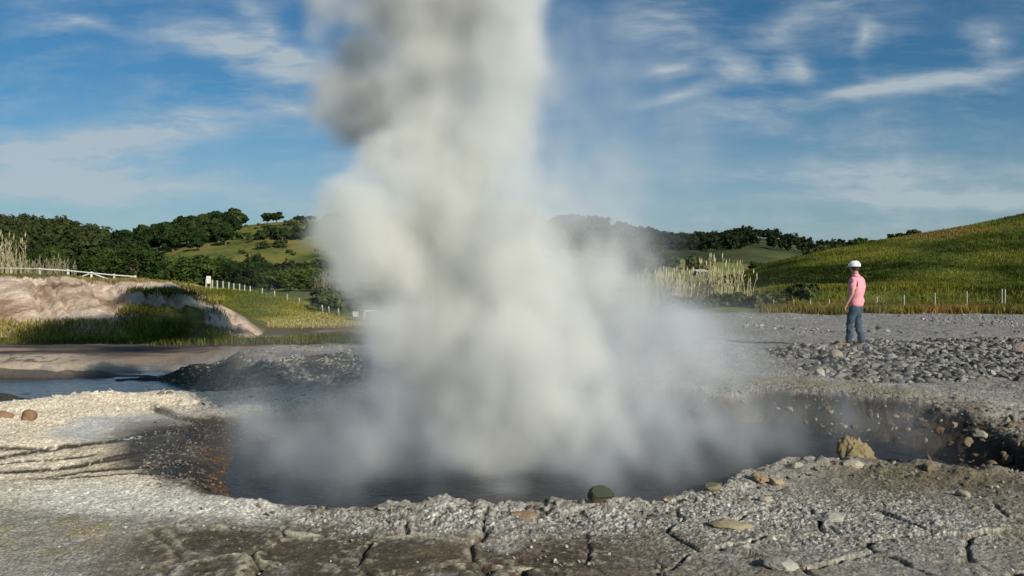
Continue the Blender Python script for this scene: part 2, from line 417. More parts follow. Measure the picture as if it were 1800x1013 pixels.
# ------------------------------------------------------------------ hills: base line to crest line, then falling away behind
class Hill:
    def __init__(self, prof, Dc, Db, zb, S=None, rough=.03, Dbase_prof=None, back=.6, seed=1, lift=None):
        self.px = np.array([p[0] for p in prof], float); self.py = np.array([p[1] for p in prof], float)
        self.Dc, self.Db, self.zb, self.S, self.rough, self.back, self.seed, self.lift = Dc, Db, zb, S, rough, back, seed, lift
    def point(self, px, t):
        px = np.asarray(px, float); t = np.asarray(t, float)
        pyc = np.interp(px, self.px, self.py)
        D = self.Db + (self.Dc - self.Db) * t
        zc = CH - (pyc - HY) / F * self.Dc
        s = self.S(np.clip(t, 0, 1)) if self.S else np.clip(t, 0, 1) ** .85
        z = self.zb + (zc - self.zb) * s
        if self.lift: z = z + self.lift(px, t)
        z = np.where(t > 1, zc - (zc - self.zb) * .55 * np.clip((t - 1) / self.back, 0, 1.2) ** 1.5, z)
        X = (px - CX) / F * D
        H = (zc - self.zb)
        z = z + self.rough * H * fbm2(X / (.35 * self.Dc) * 9, D / (.35 * self.Dc) * 9, 4, self.seed) * np.clip(t * 4, 0, 1) * np.where(t > .93, .25, 1)
        return X, D, z
    def build(self, name, mat, label, nx=220, nt=70, rng_px=None):
        a, b = rng_px or (self.px[0], self.px[-1])
        PX, T = np.meshgrid(np.linspace(a, b, nx), np.concatenate([[-.04], np.linspace(0, 1, nt), np.linspace(1.03, 1 + self.back, 12)]))
        X, D, z = self.point(PX, T)
        z = np.where(T < 0, self.zb - 1.5, z)
        R, C = X.shape; idx = np.arange(R * C).reshape(R, C)
        Q = np.stack([idx[:-1, :-1], idx[:-1, 1:], idx[1:, 1:], idx[1:, :-1]], -1).reshape(-1, 4)
        o = mesh_np(name, np.stack([X, D, z], -1).reshape(-1, 3), Q, mat, True)
        return tag(o, label, 'hill', None, 'structure')

def mat_grassy(name, stops, s1, s2, stretch=(1, 1, 1)):
    n = NT(name); v = n.n('ShaderNodeMapping', {'Vector': pos(n), 'Scale': stretch}).outputs[0]
    f = n.math('ADD', n.math('MULTIPLY', n.noise(v, s1, 6, .62), .72), n.math('MULTIPLY', n.noise(v, s2, 4, .7), .28))
    c = n.ramp(f, stops)
    bmp = n.n('ShaderNodeBump', {'Height': f, 'Strength': .8, 'Distance': .4}).outputs[0]
    return n.out(n.n('ShaderNodeBsdfPrincipled', {'Base Color': c, 'Roughness': .95, 'Specular IOR Level': .1, 'Normal': bmp}).outputs[0])

GRASS = [(.3, (.022, .032, .010)), (.42, (.060, .078, .015)), (.52, (.13, .14, .024)), (.60, (.20, .18, .034)), (.70, (.20, .13, .045))]

def grass_mesh(name, X, Y, Z, hmin, hmax, width, cols, label, cat='grass', blades=3, spread=.25, lean=.35, hs=None):
    """tufts of bent blades as one uncountable cover"""
    N = len(X); X, Y, Z = (np.repeat(a, blades) for a in (X, Y, Z)); M = N * blades
    bx = X + rng.normal(0, spread, M); by = Y + rng.normal(0, spread, M)
    h = rng.uniform(hmin, hmax, M)
    h = h * np.repeat(hs, blades) if hs is not None else h
    a = rng.uniform(0, 2 * pi, M); w = width * rng.uniform(.6, 1.3, M)
    lx, ly = rng.normal(0, lean, M) * h, rng.normal(0, lean, M) * h
    V = np.zeros((M, 5, 3)); dx, dy = np.cos(a) * w / 2, np.sin(a) * w / 2
    V[:, 0] = np.stack([bx - dx, by - dy, Z - .05], -1); V[:, 1] = np.stack([bx + dx, by + dy, Z - .05], -1)
    V[:, 2] = np.stack([bx - dx * .8 + lx * .35, by - dy * .8 + ly * .35, Z + h * .6], -1); V[:, 3] = np.stack([bx + dx * .8 + lx * .35, by + dy * .8 + ly * .35, Z + h * .6], -1)
    V[:, 4] = np.stack([bx + lx, by + ly, Z + h], -1)
    i = np.arange(M)[:, None] * 5
    Q = i + np.array([[0, 1, 3, 2]]); T = i + np.array([[2, 3, 4]])
    c = np.repeat(np.repeat(cols, blades, 0) * rng.uniform(.5, 1.45, (M, 1)), 5, 0)
    o = mesh_np(name, V.reshape(-1, 3), [Q, T], M_GRASS, False, None, c)
    return tag(o, label, cat, None, 'stuff')

def _mat_grass():
    n = NT('grass_blades'); c = n.n('ShaderNodeAttribute', attribute_name='col').outputs['Color']
    b = n.n('ShaderNodeBsdfDiffuse', {'Color': c}).outputs[0]; t = n.n('ShaderNodeBsdfTranslucent', {'Color': c}).outputs[0]
    return n.out(n.n('ShaderNodeMixShader', {0: .3, 1: b, 2: t}).outputs[0])
M_GRASS = _mat_grass()
def pal(N, f, cols):
    """mix palette colours by a 0..1 field"""
    cols = np.array(cols); x = np.clip(f, 0, .9999) * (len(cols) - 1); i = x.astype(int); r = (x - i)[:, None]
    return cols[i] * (1 - r) + cols[np.minimum(i + 1, len(cols) - 1)] * r

# ------------------------------------------------------------------ stones
def ico(sub):
    import bmesh
    bm = bmesh.new(); bmesh.ops.create_icosphere(bm, subdivisions=sub, radius=1)
    V = np.array([v.co[:] for v in bm.verts]); T = np.array([[v.index for v in f.verts] for f in bm.faces]); bm.free()
    return V, T
ICO1, ICO2, ICO4 = ico(2), ico(3), ico(5)
def stone_shape(base, r, cuts=7, flat=.7):
    V = base[0].copy()
    for _ in range(cuts):
        d = r.normal(size=3); d /= np.linalg.norm(d); k = r.uniform(.45, .85)
        e = V @ d - k; V -= np.where(e > 0, e, 0)[:, None] * d * .95
    V *= r.uniform(.75, 1.25, 3) * np.array([1, 1, flat])
    return V
STONES = [stone_shape(ICO1, rng, 8, rng.uniform(.45, .85)) for _ in range(14)]

def scatter_stones(name, X, Y, S, cols, mat, label, cat='stones', sink=.25, Z=None, smooth=False):
    mb_v, mb_t, mb_c = [], [], []; n = 0
    Z = ground_h(X, Y) if Z is None else Z
    for i in range(len(X)):
        v = STONES[i % len(STONES)]; a = rng.uniform(0, 2 * pi); ca, sa = cos(a), sin(a); tl = rng.normal(0, .3)
        x = v[:, 0] * ca - v[:, 1] * sa; y = v[:, 0] * sa + v[:, 1] * ca; zz = v[:, 2] + x * tl
        mb_v.append(np.stack([X[i] + x * S[i], Y[i] + y * S[i], Z[i] + (zz + .35 - sink) * S[i]], -1))
        mb_t.append(ICO1[1] + n); n += len(v); mb_c.append(np.repeat(cols[i:i + 1], len(v), 0))
    o = mesh_np(name, np.concatenate(mb_v), np.concatenate(mb_t), mat, smooth, None, np.concatenate(mb_c))
    return tag(o, label, cat, None, 'stuff')

def rock(name, loc, size, col, label, seed, cuts=10, smoothness=.10, group=None, mat=None, base=None, sink=.3):
    r = np.random.default_rng(seed)
    V = stone_shape(base or ICO4, r, cuts, 1.0)
    nrm = V / np.linalg.norm(V, axis=1, keepdims=True)
    q = V * 1.7 + seed
    V = V + nrm * (smoothness * 1.6 * fbm3(q[:, 0], q[:, 1], q[:, 2], 4, seed)[:, None] + smoothness * .8 * fbm3(q[:, 0] * 5, q[:, 1] * 5, q[:, 2] * 5, 3, seed + 3)[:, None])
    V = V * np.array(size) / 2
    V[:, 2] += size[2] * (.5 - sink)
    col = np.array(col, float) * .72; cc = np.broadcast_to(col, V.shape) if col.ndim == 1 else col
    if col.ndim == 2:      # two-tone: upper colour, lower colour
        m = sm(V[:, 2] / size[2] + .15 * fbm3(q[:, 0], q[:, 1], q[:, 2], 3, 4), .1, .35)[:, None]
        cc = col[0] * m + col[1] * (1 - m)
    o = mesh_np(name, V, (base or ICO4)[1], mat or M_ROCK, True, None, cc)
    o.location = loc; o.rotation_euler = (0, 0, r.uniform(0, 6.28)) if seed % 2 else (0, 0, 0)
    return tag(o, label, 'rock', group)

def on(px, py, z=0.0):
    """a spot on the ground seen at a photo pixel"""
    X, Y = gp(px, py, z)
    for _ in range(6):
        zz = float(ground_h(np.array([X]), np.array([Y]))[0]); X, Y = gp(px, py, zz)
    return Vector((X, Y, zz))

# ------------------------------------------------------------------ trees
def crown_np(r, lobes, n, leaf, shell=.35):
    w = np.array([l[1][0] * l[1][1] + l[1][2] ** 2 for l in lobes]); k = r.choice(len(lobes), n, p=w / w.sum())
    c = np.array([l[0] for l in lobes])[k]; R = np.array([l[1] for l in lobes])[k]
    d = r.normal(size=(n, 3)); d /= np.linalg.norm(d, axis=1, keepdims=True)
    rr = 1 - shell * r.random(n) ** 1.5 + r.normal(0, .05, n)
    P = c + d * R * rr[:, None]
    nrm = d + r.normal(0, .55, (n, 3)); nrm /= np.linalg.norm(nrm, axis=1, keepdims=True)
    a = np.cross(nrm, r.normal(size=(n, 3))); a /= np.linalg.norm(a, axis=1, keepdims=True); b = np.cross(nrm, a)
    s = leaf * r.uniform(.5, 1.3, (n, 1))
    V = np.stack([P - a * s - b * s * .6, P + a * s - b * s * .5, P + a * s * .8 + b * s * .7, P - a * s * .7 + b * s * .6], 1)
    return V.reshape(-1, 3), np.arange(n * 4).reshape(n, 4)

def dome_lobes(r, R, H, zb, n=40):
    """umbrella pine: clumps set over a dome"""
    L = []
    for _ in range(n):
        a = r.uniform(0, 2 * pi); q = math.sqrt(r.random()); rad = R * .82 * q
        z = zb + (H - zb) * (.95 * math.sqrt(max(0, 1 - (q * .9) ** 2))) - R * .16
        s = R * r.uniform(.20, .30)
        L.append(((rad * cos(a), rad * sin(a), z), (s * 1.15, s * 1.15, s * .85)))
    for _ in range(int(n * .8)):                   # skirts hanging below the rim
        a = r.uniform(0, 2 * pi); s = R * r.uniform(.16, .24)
        L.append(((R * .78 * cos(a), R * .78 * sin(a), r.uniform(zb * .5, zb + (H - zb) * .45)), (s, s, s * 1.8)))
    return L
def oak_lobes(r, R, H, n=18):
    L = [((0, 0, H * .55), (R * .6, R * .6, H * .32))]
    for _ in range(n):
        a = r.uniform(0, 2 * pi); q = r.uniform(.3, .8); z = r.uniform(.3, .85) * H; s = R * r.uniform(.22, .38)
        k = math.sqrt(max(.1, 1 - ((z / H - .5) / .5) ** 2))
        L.append(((R * q * k * cos(a), R * q * k * sin(a), z), (s, s, s * .8)))
    return L
def trunk_mesh(name, r, H, R, zb, limbs=6, mat=None):
    m = MB(); t = .05 * R + .08
    top = (r.normal(0, .1), r.normal(0, .1), zb)
    m.tube([(0, 0, -.3), (r.normal(0, .05), 0, zb * .5), top], [t * 1.4, t, t * .8], 7)
    for k in range(limbs):
        a = 2 * pi * k / limbs + r.uniform(-.3, .3)
        m.tube([top, (top[0] + R * .3 * cos(a), top[1] + R * .3 * sin(a), zb + (H - zb) * .35), (R * .65 * cos(a), R * .65 * sin(a), zb + (H - zb) * r.uniform(.55, .75))], [t * .6, t * .4, t * .12], 5)
    return m
def make_tree(name, kind, seed, leafmat, barkmat, n, leaf, R, H, zb):
    r = np.random.default_rng(seed)
    root = empty(name)
    lob = dome_lobes(r, R, H, zb) if kind == 'pine' else oak_lobes(r, R, H) if kind == 'oak' else oak_lobes(r, R, H, 12)
    V, Q = crown_np(r, lob, n, leaf, .5 if kind != 'pine' else .6)
    if kind == 'bush': V[:, 2] -= .15 * H
    mesh_np('crown', V, Q, leafmat, False, root)
    trunk_mesh('trunk', r, H, R, zb).build('trunk', barkmat, root)
    return root
def copy_tree(o, name=None):
    c = o.copy(); COL.objects.link(c)
    for ch in o.children:
        d = ch.copy(); COL.objects.link(d); d.parent = c
    return c
class Stock:
    """prototypes of a kind: each prototype is itself placed first, then copied"""
    def __init__(self, protos): self.p = protos; self.used = [False] * len(protos)
    def place(self, i, loc, rz, s, label, cat, group):
        i %= len(self.p); o = self.p[i] if not self.used[i] else copy_tree(self.p[i]); self.used[i] = True
        o.location = loc; o.rotation_euler = (0, 0, rz); o.scale = s if hasattr(s, '__len__') else (s, s, s)
        return tag(o, label, cat, group)

# ================================================================== BUILD
M_ROCK = mat_plain('rock_stone', (1, 1, 1), .9, .35, 9, .5, attr=True)
M_STONE = mat_plain('loose_stones', (1, 1, 1), .9, .3, 5, .3, attr=True)
M_BARK = mat_plain('bark', (.11, .075, .05), .95, .35, 5, .4)
M_PINE = mat_leaf('pine_needles', (.014, .026, .009), (.036, .060, .016), (.105, .13, .028), .55, .18)
M_OAK = mat_leaf('oak_leaves', (.011, .021, .009), (.027, .046, .016), (.062, .082, .026), .5, .2)
M_OLIVE = mat_leaf('bush_leaves', (.026, .040, .015), (.060, .078, .028), (.11, .122, .042), .5, .2)
M_WOODS = mat_leaf('far_wood_leaves', (.014, .022, .012), (.027, .040, .016), (.050, .060, .022), .12, .15)
M_POST = mat_plain('weathered_post', (.42, .39, .31), .85, .3, 8, .2)
M_WHITE = mat_plain('white_paint', (.58, .57, .53), .6, .12, 8)

build_ground()

# --- water
def water_mesh(name, poly, z, mat, label):
    import bmesh
    bm = bmesh.new(); vs = [bm.verts.new((p[0], p[1], z)) for p in poly]; bm.faces.new(vs)
    me = bpy.data.meshes.new(name); bm.to_mesh(me); bm.free(); me.materials.append(mat)
    o = bpy.data.objects.new(name, me); COL.objects.link(o)
    return tag(o, label, 'water', None, 'structure')
def mat_water(name, col, s, strength, rough, stretch):
    n = NT(name); v = n.n('ShaderNodeMapping', {'Vector': pos(n), 'Scale': stretch}).outputs[0]
    f = n.math('ADD', n.noise(v, s, 5, .6, noise_dimensions='3D'), n.math('MULTIPLY', n.noise(v, s * 4.3, 3, .6), .35))
    foam = n.maprange(n.noise(v, s * 2.6, 7, .8), .63, .72)
    c = n.mix(foam, (*col, 1), (.26, .26, .25, 1))
    b = n.n('ShaderNodeBump', {'Height': f, 'Strength': strength, 'Distance': .06}).outputs[0]
    return n.out(n.n('ShaderNodeBsdfPrincipled', {'Base Color': c, 'Roughness': rough, 'Normal': b, 'IOR': 1.33, 'Specular IOR Level': .5}).outputs[0])
water_mesh('water', [(-4.4, 4.9), (4.1, 4.9), (4.1, 10.15), (-4.0, 10.15)], POOL_Z, mat_water('pool_surface', (.017, .020, .022), 3.2, .9, .12, (1, 1.6, 1)), 'dark churning water in the crater pool under the steam')
water_mesh('water', [(-70, 10.6), (-3.2, 10.6), (-3.6, 20.5), (-60, 22)], RIVER_Z, mat_water('stream_surface', (.030, .034, .038), 1.2, .35, .07, (1, 2.2, 1)), 'shallow blue stream winding past the pale bank on the left')

# --- hills
clay = NT('clay_earth'); v = pos(clay)
f1 = clay.noise(v, .35, 6, .6); f2 = clay.noise(clay.n('ShaderNodeMapping', {'Vector': v, 'Scale': (1, 1, .9)}).outputs[0], 1.1, 7, .7)
cc = clay.ramp(clay.math('ADD', clay.math('MULTIPLY', f1, .65), clay.math('MULTIPLY', f2, .35)), [(.34, (.15, .09, .06)), (.43, (.32, .215, .15)), (.50, (.50, .38, .285)), (.60, (.64, .52, .41))])
ccol = clay.n('ShaderNodeAttribute', attribute_name='col').outputs['Color']
cb = clay.n('ShaderNodeBump', {'Height': f2, 'Strength': 1., 'Distance': .4}).outputs[0]
gmask = clay.n('ShaderNodeAttribute', attribute_name='grassy').outputs['Fac']
gcol = clay.ramp(clay.noise(v, .9, 5, .65), [(.35, (.05, .06, .014)), (.5, (.115, .12, .025)), (.65, (.20, .16, .05))])
gm = clay.maprange(clay.math('ADD', gmask, clay.math('SUBTRACT', clay.noise(v, .8, 5, .7), .5)), .42, .58)
M_CLAY = clay.out(clay.n('ShaderNodeBsdfPrincipled', {'Base Color': clay.mix(gm, cc, gcol), 'Roughness': .95, 'Specular IOR Level': .1, 'Normal': cb}).outputs[0])

def clay_S(t): return .12 * sm(t, 0, .25) + .88 * (1 - (1 - np.clip((t - .14) / .88, 0, 1)) ** 1.75) * sm(t, .1, .3)
def gully(px, t):
    n_ = fbm2(px / 60 + 1.2 * t, t * .9, 4, 171); n2_ = fbm2(px / 13 + .6 * t, t * 1.1, 3, 173)
    return -.6 * (.60 * np.exp(-(n_ / .13) ** 2) + .15 * np.exp(-(n2_ / .12) ** 2) * sm(n_, -.2, .3) + .12 * n2_) * sm(t, .22, .5) * (1 - sm(t, .86, 1.0))
CLAY = Hill([(-700, 490), (-200, 486), (0, 484), (110, 487), (190, 496), (240, 492), (300, 497), (345, 512), (390, 536), (430, 558), (470, 588)], 42, 33, -1.5, clay_S, .085, seed=4, back=.8, lift=gully)
CLAY_O = CLAY.build('clay_bank', M_CLAY, 'eroded pinkish clay bank with grass along its foot beyond the stream', 420, 110)
me = CLAY_O.data; co = np.zeros(len(me.vertices) * 3, np.float32); me.vertices.foreach_get("co", co); co = co.reshape(-1, 3)
pxv = CX + F * co[:, 0] / co[:, 1]; tv = (co[:, 1] - 33) / 9
g = (1 - sm(tv, .06, .24)) * .95 + sm(tv, .9, 1.03) * (1 - .3 * sm(pxv, 0, 60)) + .8 * sm(pxv, 215, 265) * (1 - sm(pxv, 350, 380)) * (1 - sm(tv, .35, .7))
a = me.attributes.new('grassy', 'FLOAT', 'POINT'); a.data.foreach_set("value", np.clip(g, 0, 1).astype(np.float32))

GB = Hill([(250, 498), (330, 500), (365, 507), (450, 514), (520, 525), (570, 533), (620, 543), (680, 553), (740, 556), (900, 560)], 78, 46, -1.85, lambda t: .08 * sm(t, 0, .12) + .92 * sm(t, .1, 1.0), .05, seed=9, back=.5)
GB.build('grass_bank', mat_grassy('bank_grass', [(.32, (.05, .065, .012)), (.45, (.13, .14, .028)), (.55, (.22, .20, .055)), (.66, (.30, .25, .10))], .22, 1.6, (1, .5, 1)), 'sunny yellow green slope below the mesh fence', 200, 70)

def right_S(t): return sm(t, .16, 1.02) ** .92
def terrace(px, t): return 1.45 * sm(t, .02, .12) * (1 - .6 * sm(t, .3, 1)) * sm(px, 1180, 1420)
RH = Hill([(1080, 520), (1180, 505), (1260, 492), (1310, 483), (1360, 470), (1400, 460), (1450, 449), (1500, 438), (1560, 428), (1620, 419), (1700, 406), (1750, 396), (1800, 386), (1950, 352), (2200, 310), (2600, 280)], 108, 53, -1.1, right_S, .035, seed=14, back=.6, lift=terrace)
M_RH = mat_grassy('meadow', GRASS, .085, .9, (1, .45, 1))
RH.build('hill', M_RH, 'grassy green and ochre hillside rising on the right behind the man', 300, 120)

M_FIELD = mat_grassy('field', [(.36, (.025, .038, .012)), (.44, (.070, .090, .020)), (.51, (.14, .145, .030)), (.58, (.19, .15, .05)), (.64, (.09, .11, .03))], .045, .7, (1, .6, 1))
MH = Hill([(-200, 480), (60, 474), (150, 468), (200, 452), (270, 426), (330, 408), (420, 398), (480, 391), (540, 389), (600, 388), (700, 392), (850, 400), (1000, 420), (1100, 445)], 310, 165, -2.0, lambda t: np.clip(t, 0, 1) ** .8, .03, seed=22, back=.5)
MH.build('hill', M_FIELD, 'green and ochre meadow hill with hedges left of the steam', 200, 80)
LH = Hill([(-500, 400), (-200, 402), (0, 404), (80, 406), (130, 412), (170, 424), (200, 436), (280, 450), (420, 470)], 460, 230, -2.2, None, .03, seed=25, back=.5)
LH.build('hill', mat_grassy('wood_floor', [(.4, (.02, .03, .012)), (.6, (.05, .055, .02))], .03, .3), 'hill under the dark woods at the far left', 90, 40)
FH = Hill([(780, 455), (900, 450), (1060, 446), (1130, 447), (1200, 455), (1290, 463), (1400, 474), (1520, 482)], 300, 140, -2.0, None, .03, seed=28, back=.5)
FH.build('hill', mat_grassy('far_field', [(.32, (.05, .07, .02)), (.48, (.12, .145, .04)), (.6, (.19, .19, .06))], .025, .25, (1, .6, 1)), 'gentle pale green field hill behind the dry canes', 100, 50)
RW = Hill([(700, 380), (900, 386), (1060, 398), (1110, 412), (1180, 424), (1240, 424), (1320, 416), (1380, 424), (1430, 438), (1500, 440), (1600, 436), (1800, 432)], 640, 300, -2.2, None, .03, seed=31, back=.5)
RW.build('hill', mat_grassy('far_scrub', [(.4, (.03, .042, .018)), (.52, (.06, .07, .025)), (.62, (.12, .11, .04))], .018, .15), 'far dark wooded hill on the skyline to the right', 120, 50)

# --- far-off woods that read as one mass
def woods(name, hill, n, pxr, tr, size, leaf, label, keep=None, per=190):
    r = np.random.default_rng(77 + n); VV = []
    px = r.uniform(*pxr, n); t = r.uniform(*tr, n)
    if keep is not None:
        k = keep(px, t) > r.random(n); px, t = px[k], t[k]
    X, Y, Z = hill.point(px, t)
    for x, y, z in zip(X, Y, Z):
        R = size * r.uniform(.7, 1.35); H = R * r.uniform(1.5, 2.1)
        V, _ = crown_np(r, oak_lobes(r, R, H, 7), per, leaf, .5); VV.append(V + np.array([x, y, z - .1 * H]))
    V = np.concatenate(VV); Q = np.arange(len(V)).reshape(-1, 4)
    return tag(mesh_np(name, V, Q, M_WOODS, False), label, 'woods', None, 'stuff')
woods('forest', LH, 640, (-260, 330), (.25, 1.03), 5.0, .75, 'dense dark evergreen woods covering the far left hill')
woods('forest', RW, 1150, (700, 1800), (.48, 1.02), 4.6, .85, 'dark woods along the far skyline right of the steam', lambda p, t: np.where((p > 1325) & (t < .86), .16, np.where(t > .93, 1., .95 - .5 * (t < .5))))
woods('forest', MH, 240, (625, 1080), (.35, 1.02), 3.4, .55, 'dark woods on the hill directly behind the steam', lambda p, t: np.where(t > .9, .8, .45))
woods('undergrowth', MH, 150, (150, 640), (-.02, .06), 2.6, .40, 'dark scrub growing under the row of pines')
woods('undergrowth', FH, 45, (1060, 1160), (.15, .55), 3.4, .55, 'dark scrub thicket behind the canes by the steam', lambda p, t: 1 - sm(p, 1110, 1160))

# --- individual trees
PINES = Stock([make_tree('pine_tree', 'pine', 100 + k, M_PINE, M_BARK, 6500, .22, 4.2, 7.6, 1.7) for k in range(4)])
# photo column, row of its top, half width in photo pixels, distance
pl = [(62, 436, 34, 190), (92, 431, 32, 176), (150, 445, 38, 165), (192, 436, 30, 182), (244, 430, 50, 150), (296, 448, 26, 158), (345, 446, 44, 146), (388, 450, 30, 152),
      (414, 458, 30, 148), (446, 459, 36, 146), (478, 474, 32, 142), (512, 472, 40, 145), (548, 470, 40, 148), (585, 474, 38, 150), (620, 484, 34, 152), (20, 440, 36, 172)]
pl.sort()
order = ['first', 'second', 'third', 'fourth', 'fifth', 'sixth', 'seventh', 'eighth', 'ninth', 'tenth', 'eleventh', 'twelfth', 'thirteenth', 'fourteenth', 'fifteenth', 'sixteenth']
for i, (px, py, hw, D) in enumerate(pl):
    X = (px - CX) / F * D; gz = -1.6; H = CH - (py - HY) / F * D - gz; R = hw / F * D
    lab = f'dark umbrella pine, {order[i]} from the left in the row below the hills'
    if px == 244: lab = 'broad dome shaped umbrella pine with bare branches showing behind the rail fence'
    PINES.place(i, (X, D, gz), rng.uniform(0, 6), (R / 4.2, R / 4.2, H / 7.6), lab, 'tree', 'umbrella pines in a row below the hills')

OAKS = Stock([make_tree('oak_tree', 'oak', 200 + k, M_OAK, M_BARK, 2300, .34, 3.4, 6.4, 1.6) for k in range(5)])
r = np.random.default_rng(5); k = 0
def oak(px, t, hill, s, label, group, st=None):
    global k
    X, Y, Z = (float(q) for q in hill.point(px, t)); k += 1
    return (st or OAKS).place(k, (X, Y, Z - .2), r.uniform(0, 6), s, label, 'tree', group)
for px in np.linspace(258, 428, 26):
    oak(px + r.normal(0, 4), r.uniform(.93, 1.02), MH, r.uniform(.8, 1.25), 'dark evergreen oak crowding the wooded crest left of the meadow', 'oaks along the wooded crest')
for q in range(52):
    px = r.uniform(190, 415); oak(px, r.uniform(.40, .93), MH, r.uniform(.8, 1.35), 'round dark oak in the dense wood on the left flank of the meadow hill', 'oaks in the wood on the left flank')
for px in (200, 214, 230, 246, 262, 188):
    oak(px, 1.0 + r.uniform(-.04, .04), MH, r.uniform(1.2, 1.6), 'tall dark oak in the clump standing above the broad dome pine', 'oaks above the dome pine')
oak(470, 1.0, MH, (.85, .85, .70), 'left tree of the round pair standing alone on the skyline crest', 'pair of trees on the crest')
oak(486, 1.0, MH, (.95, .9, .72), 'right tree of the round pair standing alone on the skyline crest', 'pair of trees on the crest')
for px in np.linspace(452, 582, 18):
    oak(px + r.normal(0, 3), .53 + .02 * r.normal(), MH, r.uniform(.38, .68), 'dark bushy tree in the hedge crossing the meadow hill', 'trees of the hedge across the meadow')
for px in (555, 563, 572, 581):
    oak(px, .58 + .03 * r.normal(), MH, r.uniform(.75, 1.05), 'taller dark tree at the right end of the meadow hedge', 'taller trees ending the hedge')
LITTLE = Stock([make_tree('small_tree', 'oak', 300 + q, M_OAK, M_BARK, 700, .25, 1.7, 3.0, 1.2) for q in range(2)])
for px in (520, 526, 533, 545, 552, 570, 576, 583, 592, 597):
    oak(px, 1.0, MH, r.uniform(.6, .9) * (1 if px < 575 else 1.5), 'tiny tree in the thin line on the skyline near the steam', 'tiny trees on the skyline', LITTLE)
BUSH = Stock([make_tree('bush', 'bush', 400 + q, M_OLIVE, M_BARK, 900, .22, 1.9, 2.2, .7) for q in range(3)])
def bush(px, t, hill, s, label, group):
    global k
    X, Y, Z = (float(q) for q in hill.point(px, t)); k += 1
    BUSH.place(k, (X, Y, Z - .1), r.uniform(0, 6), s, label, 'bush', group)
for px, t, s in ((462, .36, 1.2), (470, .37, .9), (488, .38, 1.1), (497, .36, .8), (522, .5, 1.), (440, .52, 1.1), (425, .55, 1.3), (515, .86, 1.2), (505, .85, 1.), (470, .80, .9), (535, .88, 1.)):
    bush(px, t, MH, s, 'low olive green bush dotted on the open meadow', 'bushes on the open meadow')
for q in range(34):
    bush(r.uniform(420, 600), r.uniform(.22, .97), MH, r.uniform(.3, .65), 'small green scrub bush scattered in the meadow grass', 'small scrub on the meadow')
for q in range(26):
    bush(r.uniform(565, 690), r.uniform(.55, 1.25), GB, r.uniform(.5, .9), 'green scrub bush at the end of the pines beside the steam', 'scrub bushes beside the steam')
for px, t, s in ((1225, .45, 2.), (1168, .62, 1.6), (1150, .58, 1.9), (1180, .50, 1.5), (1250, .7, 1.2), (1330, .62, 1.5), (1350, .6, 1.6), (1372, .58, 1.4), (1395, .55, 1.5)):
    bush(px, t, FH, s, 'dark bush on the pale field hill behind the canes', 'bushes on the pale field')
for q in range(16):
    bush(r.uniform(1190, 1420), r.uniform(.0, .10), RH, r.uniform(.35, .7), 'low dark bush in the shade below the canes', 'bushes below the canes')
for px, t in ((1420, .985), (1434, .99), (1445, .985), (1500, 1.0), (1512, 1.), (1520, .99), (1476, .98), (1505, .96), (1568, 1.0), (1580, 1.0), (1590, 1.), (1600, 1.), (1607, 1.0)):
    bush(px, t, RH, r.uniform(.25, .55), 'small dark bush on the crest of the right hillside', 'bushes on the right crest')

# --- dry canes
M_CANE = mat_plain('dry_cane', (.31, .27, .165), .8, .4, 3)
M_CANE2 = mat_plain('old_cane', (.17, .15, .095), .85, .35, 3)
def canes(px0, px1, n, D, zb, hmin, hmax, label, mat, seed):
    q = np.random.default_rng(seed); m = MB()
    xc = (px0 + px1) / 2; base = Vector(((xc - CX) / F * D, D, zb))
    for _ in range(n):
        x = (q.uniform(px0, px1) - CX) / F * D - base.x; y = q.uniform(-2.2, 2.2); h = q.uniform(hmin, hmax); l = q.normal(0, .13) * h; l2 = q.normal(0, .06) * h; h *= q.choice([.7, .85, 1., 1.])
        m.tube([(x, y, -.3), (x + l * .4, y + l2, h * .6), (x + l, y + l2 * 2, h)], [.022, .018, .01], 3)
        for _ in range(6):
            z = q.uniform(.3, .95) * h; a = q.uniform(0, 6.28); s = q.uniform(.14, .34); kx = l * (z / h)
            m.add([(x + kx, y, z), (x + kx + .3 * s * cos(a), y + .3 * s * sin(a), z + s * .8), (x + kx + .6 * s * cos(a), y + .6 * s * sin(a), z + s * .95), (x + kx + .02, y + .02, z + .05)], None, [(0, 1, 2, 3)])
        if q.random() < .5:
            m.add([(x + l, y, h - .1), (x + l + .05, y, h + .2), (x + l + .02, y, h + .45), (x + l - .05, y, h + .2)], None, [(0, 1, 2, 3)])
    o = m.build('cane_clump', mat); o.location = base
    return tag(o, label, 'canes', 'stands of dry giant cane')
canes(1105, 1150, 60, 60, -1.3, 1.6, 3.0, 'hazy dry cane clump nearest the steam on the right', M_CANE2, 1)
canes(1145, 1178, 80, 60, -1.3, 1.8, 3.1, 'pale dry cane clump second from the steam', M_CANE, 2)
canes(1174, 1216, 100, 59, -1.3, 1.7, 3.0, 'wide pale dry cane clump in the middle of the stand', M_CANE, 3)
canes(1210, 1252, 70, 60, -1.3, 1.4, 2.6, 'lower greyish cane clump before the tall pale one', M_CANE2, 4)
canes(1244, 1284, 60, 58, -1.2, 2.2, 3.9, 'tallest pale cane clump standing apart near the right hillside', M_CANE, 5)
canes(1292, 1312, 16, 58, -1.0, 2.0, 3.2, 'thin sparse cane clump at the right end of the stand', M_CANE, 6)
canes(-60, 22, 110, 52, 1.0, 1.8, 3.1, 'pale dry cane clump at the left edge above the clay bank', M_CANE, 7)
canes(30, 120, 110, 58, .9, .8, 1.7, 'dull low canes behind the rail fence beside the pale clump', M_CANE2, 8)
canes(560, 600, 50, 95, -1.2, 2.0, 3.2, 'small pale cane clump at the end of the pine row', M_CANE2, 9)

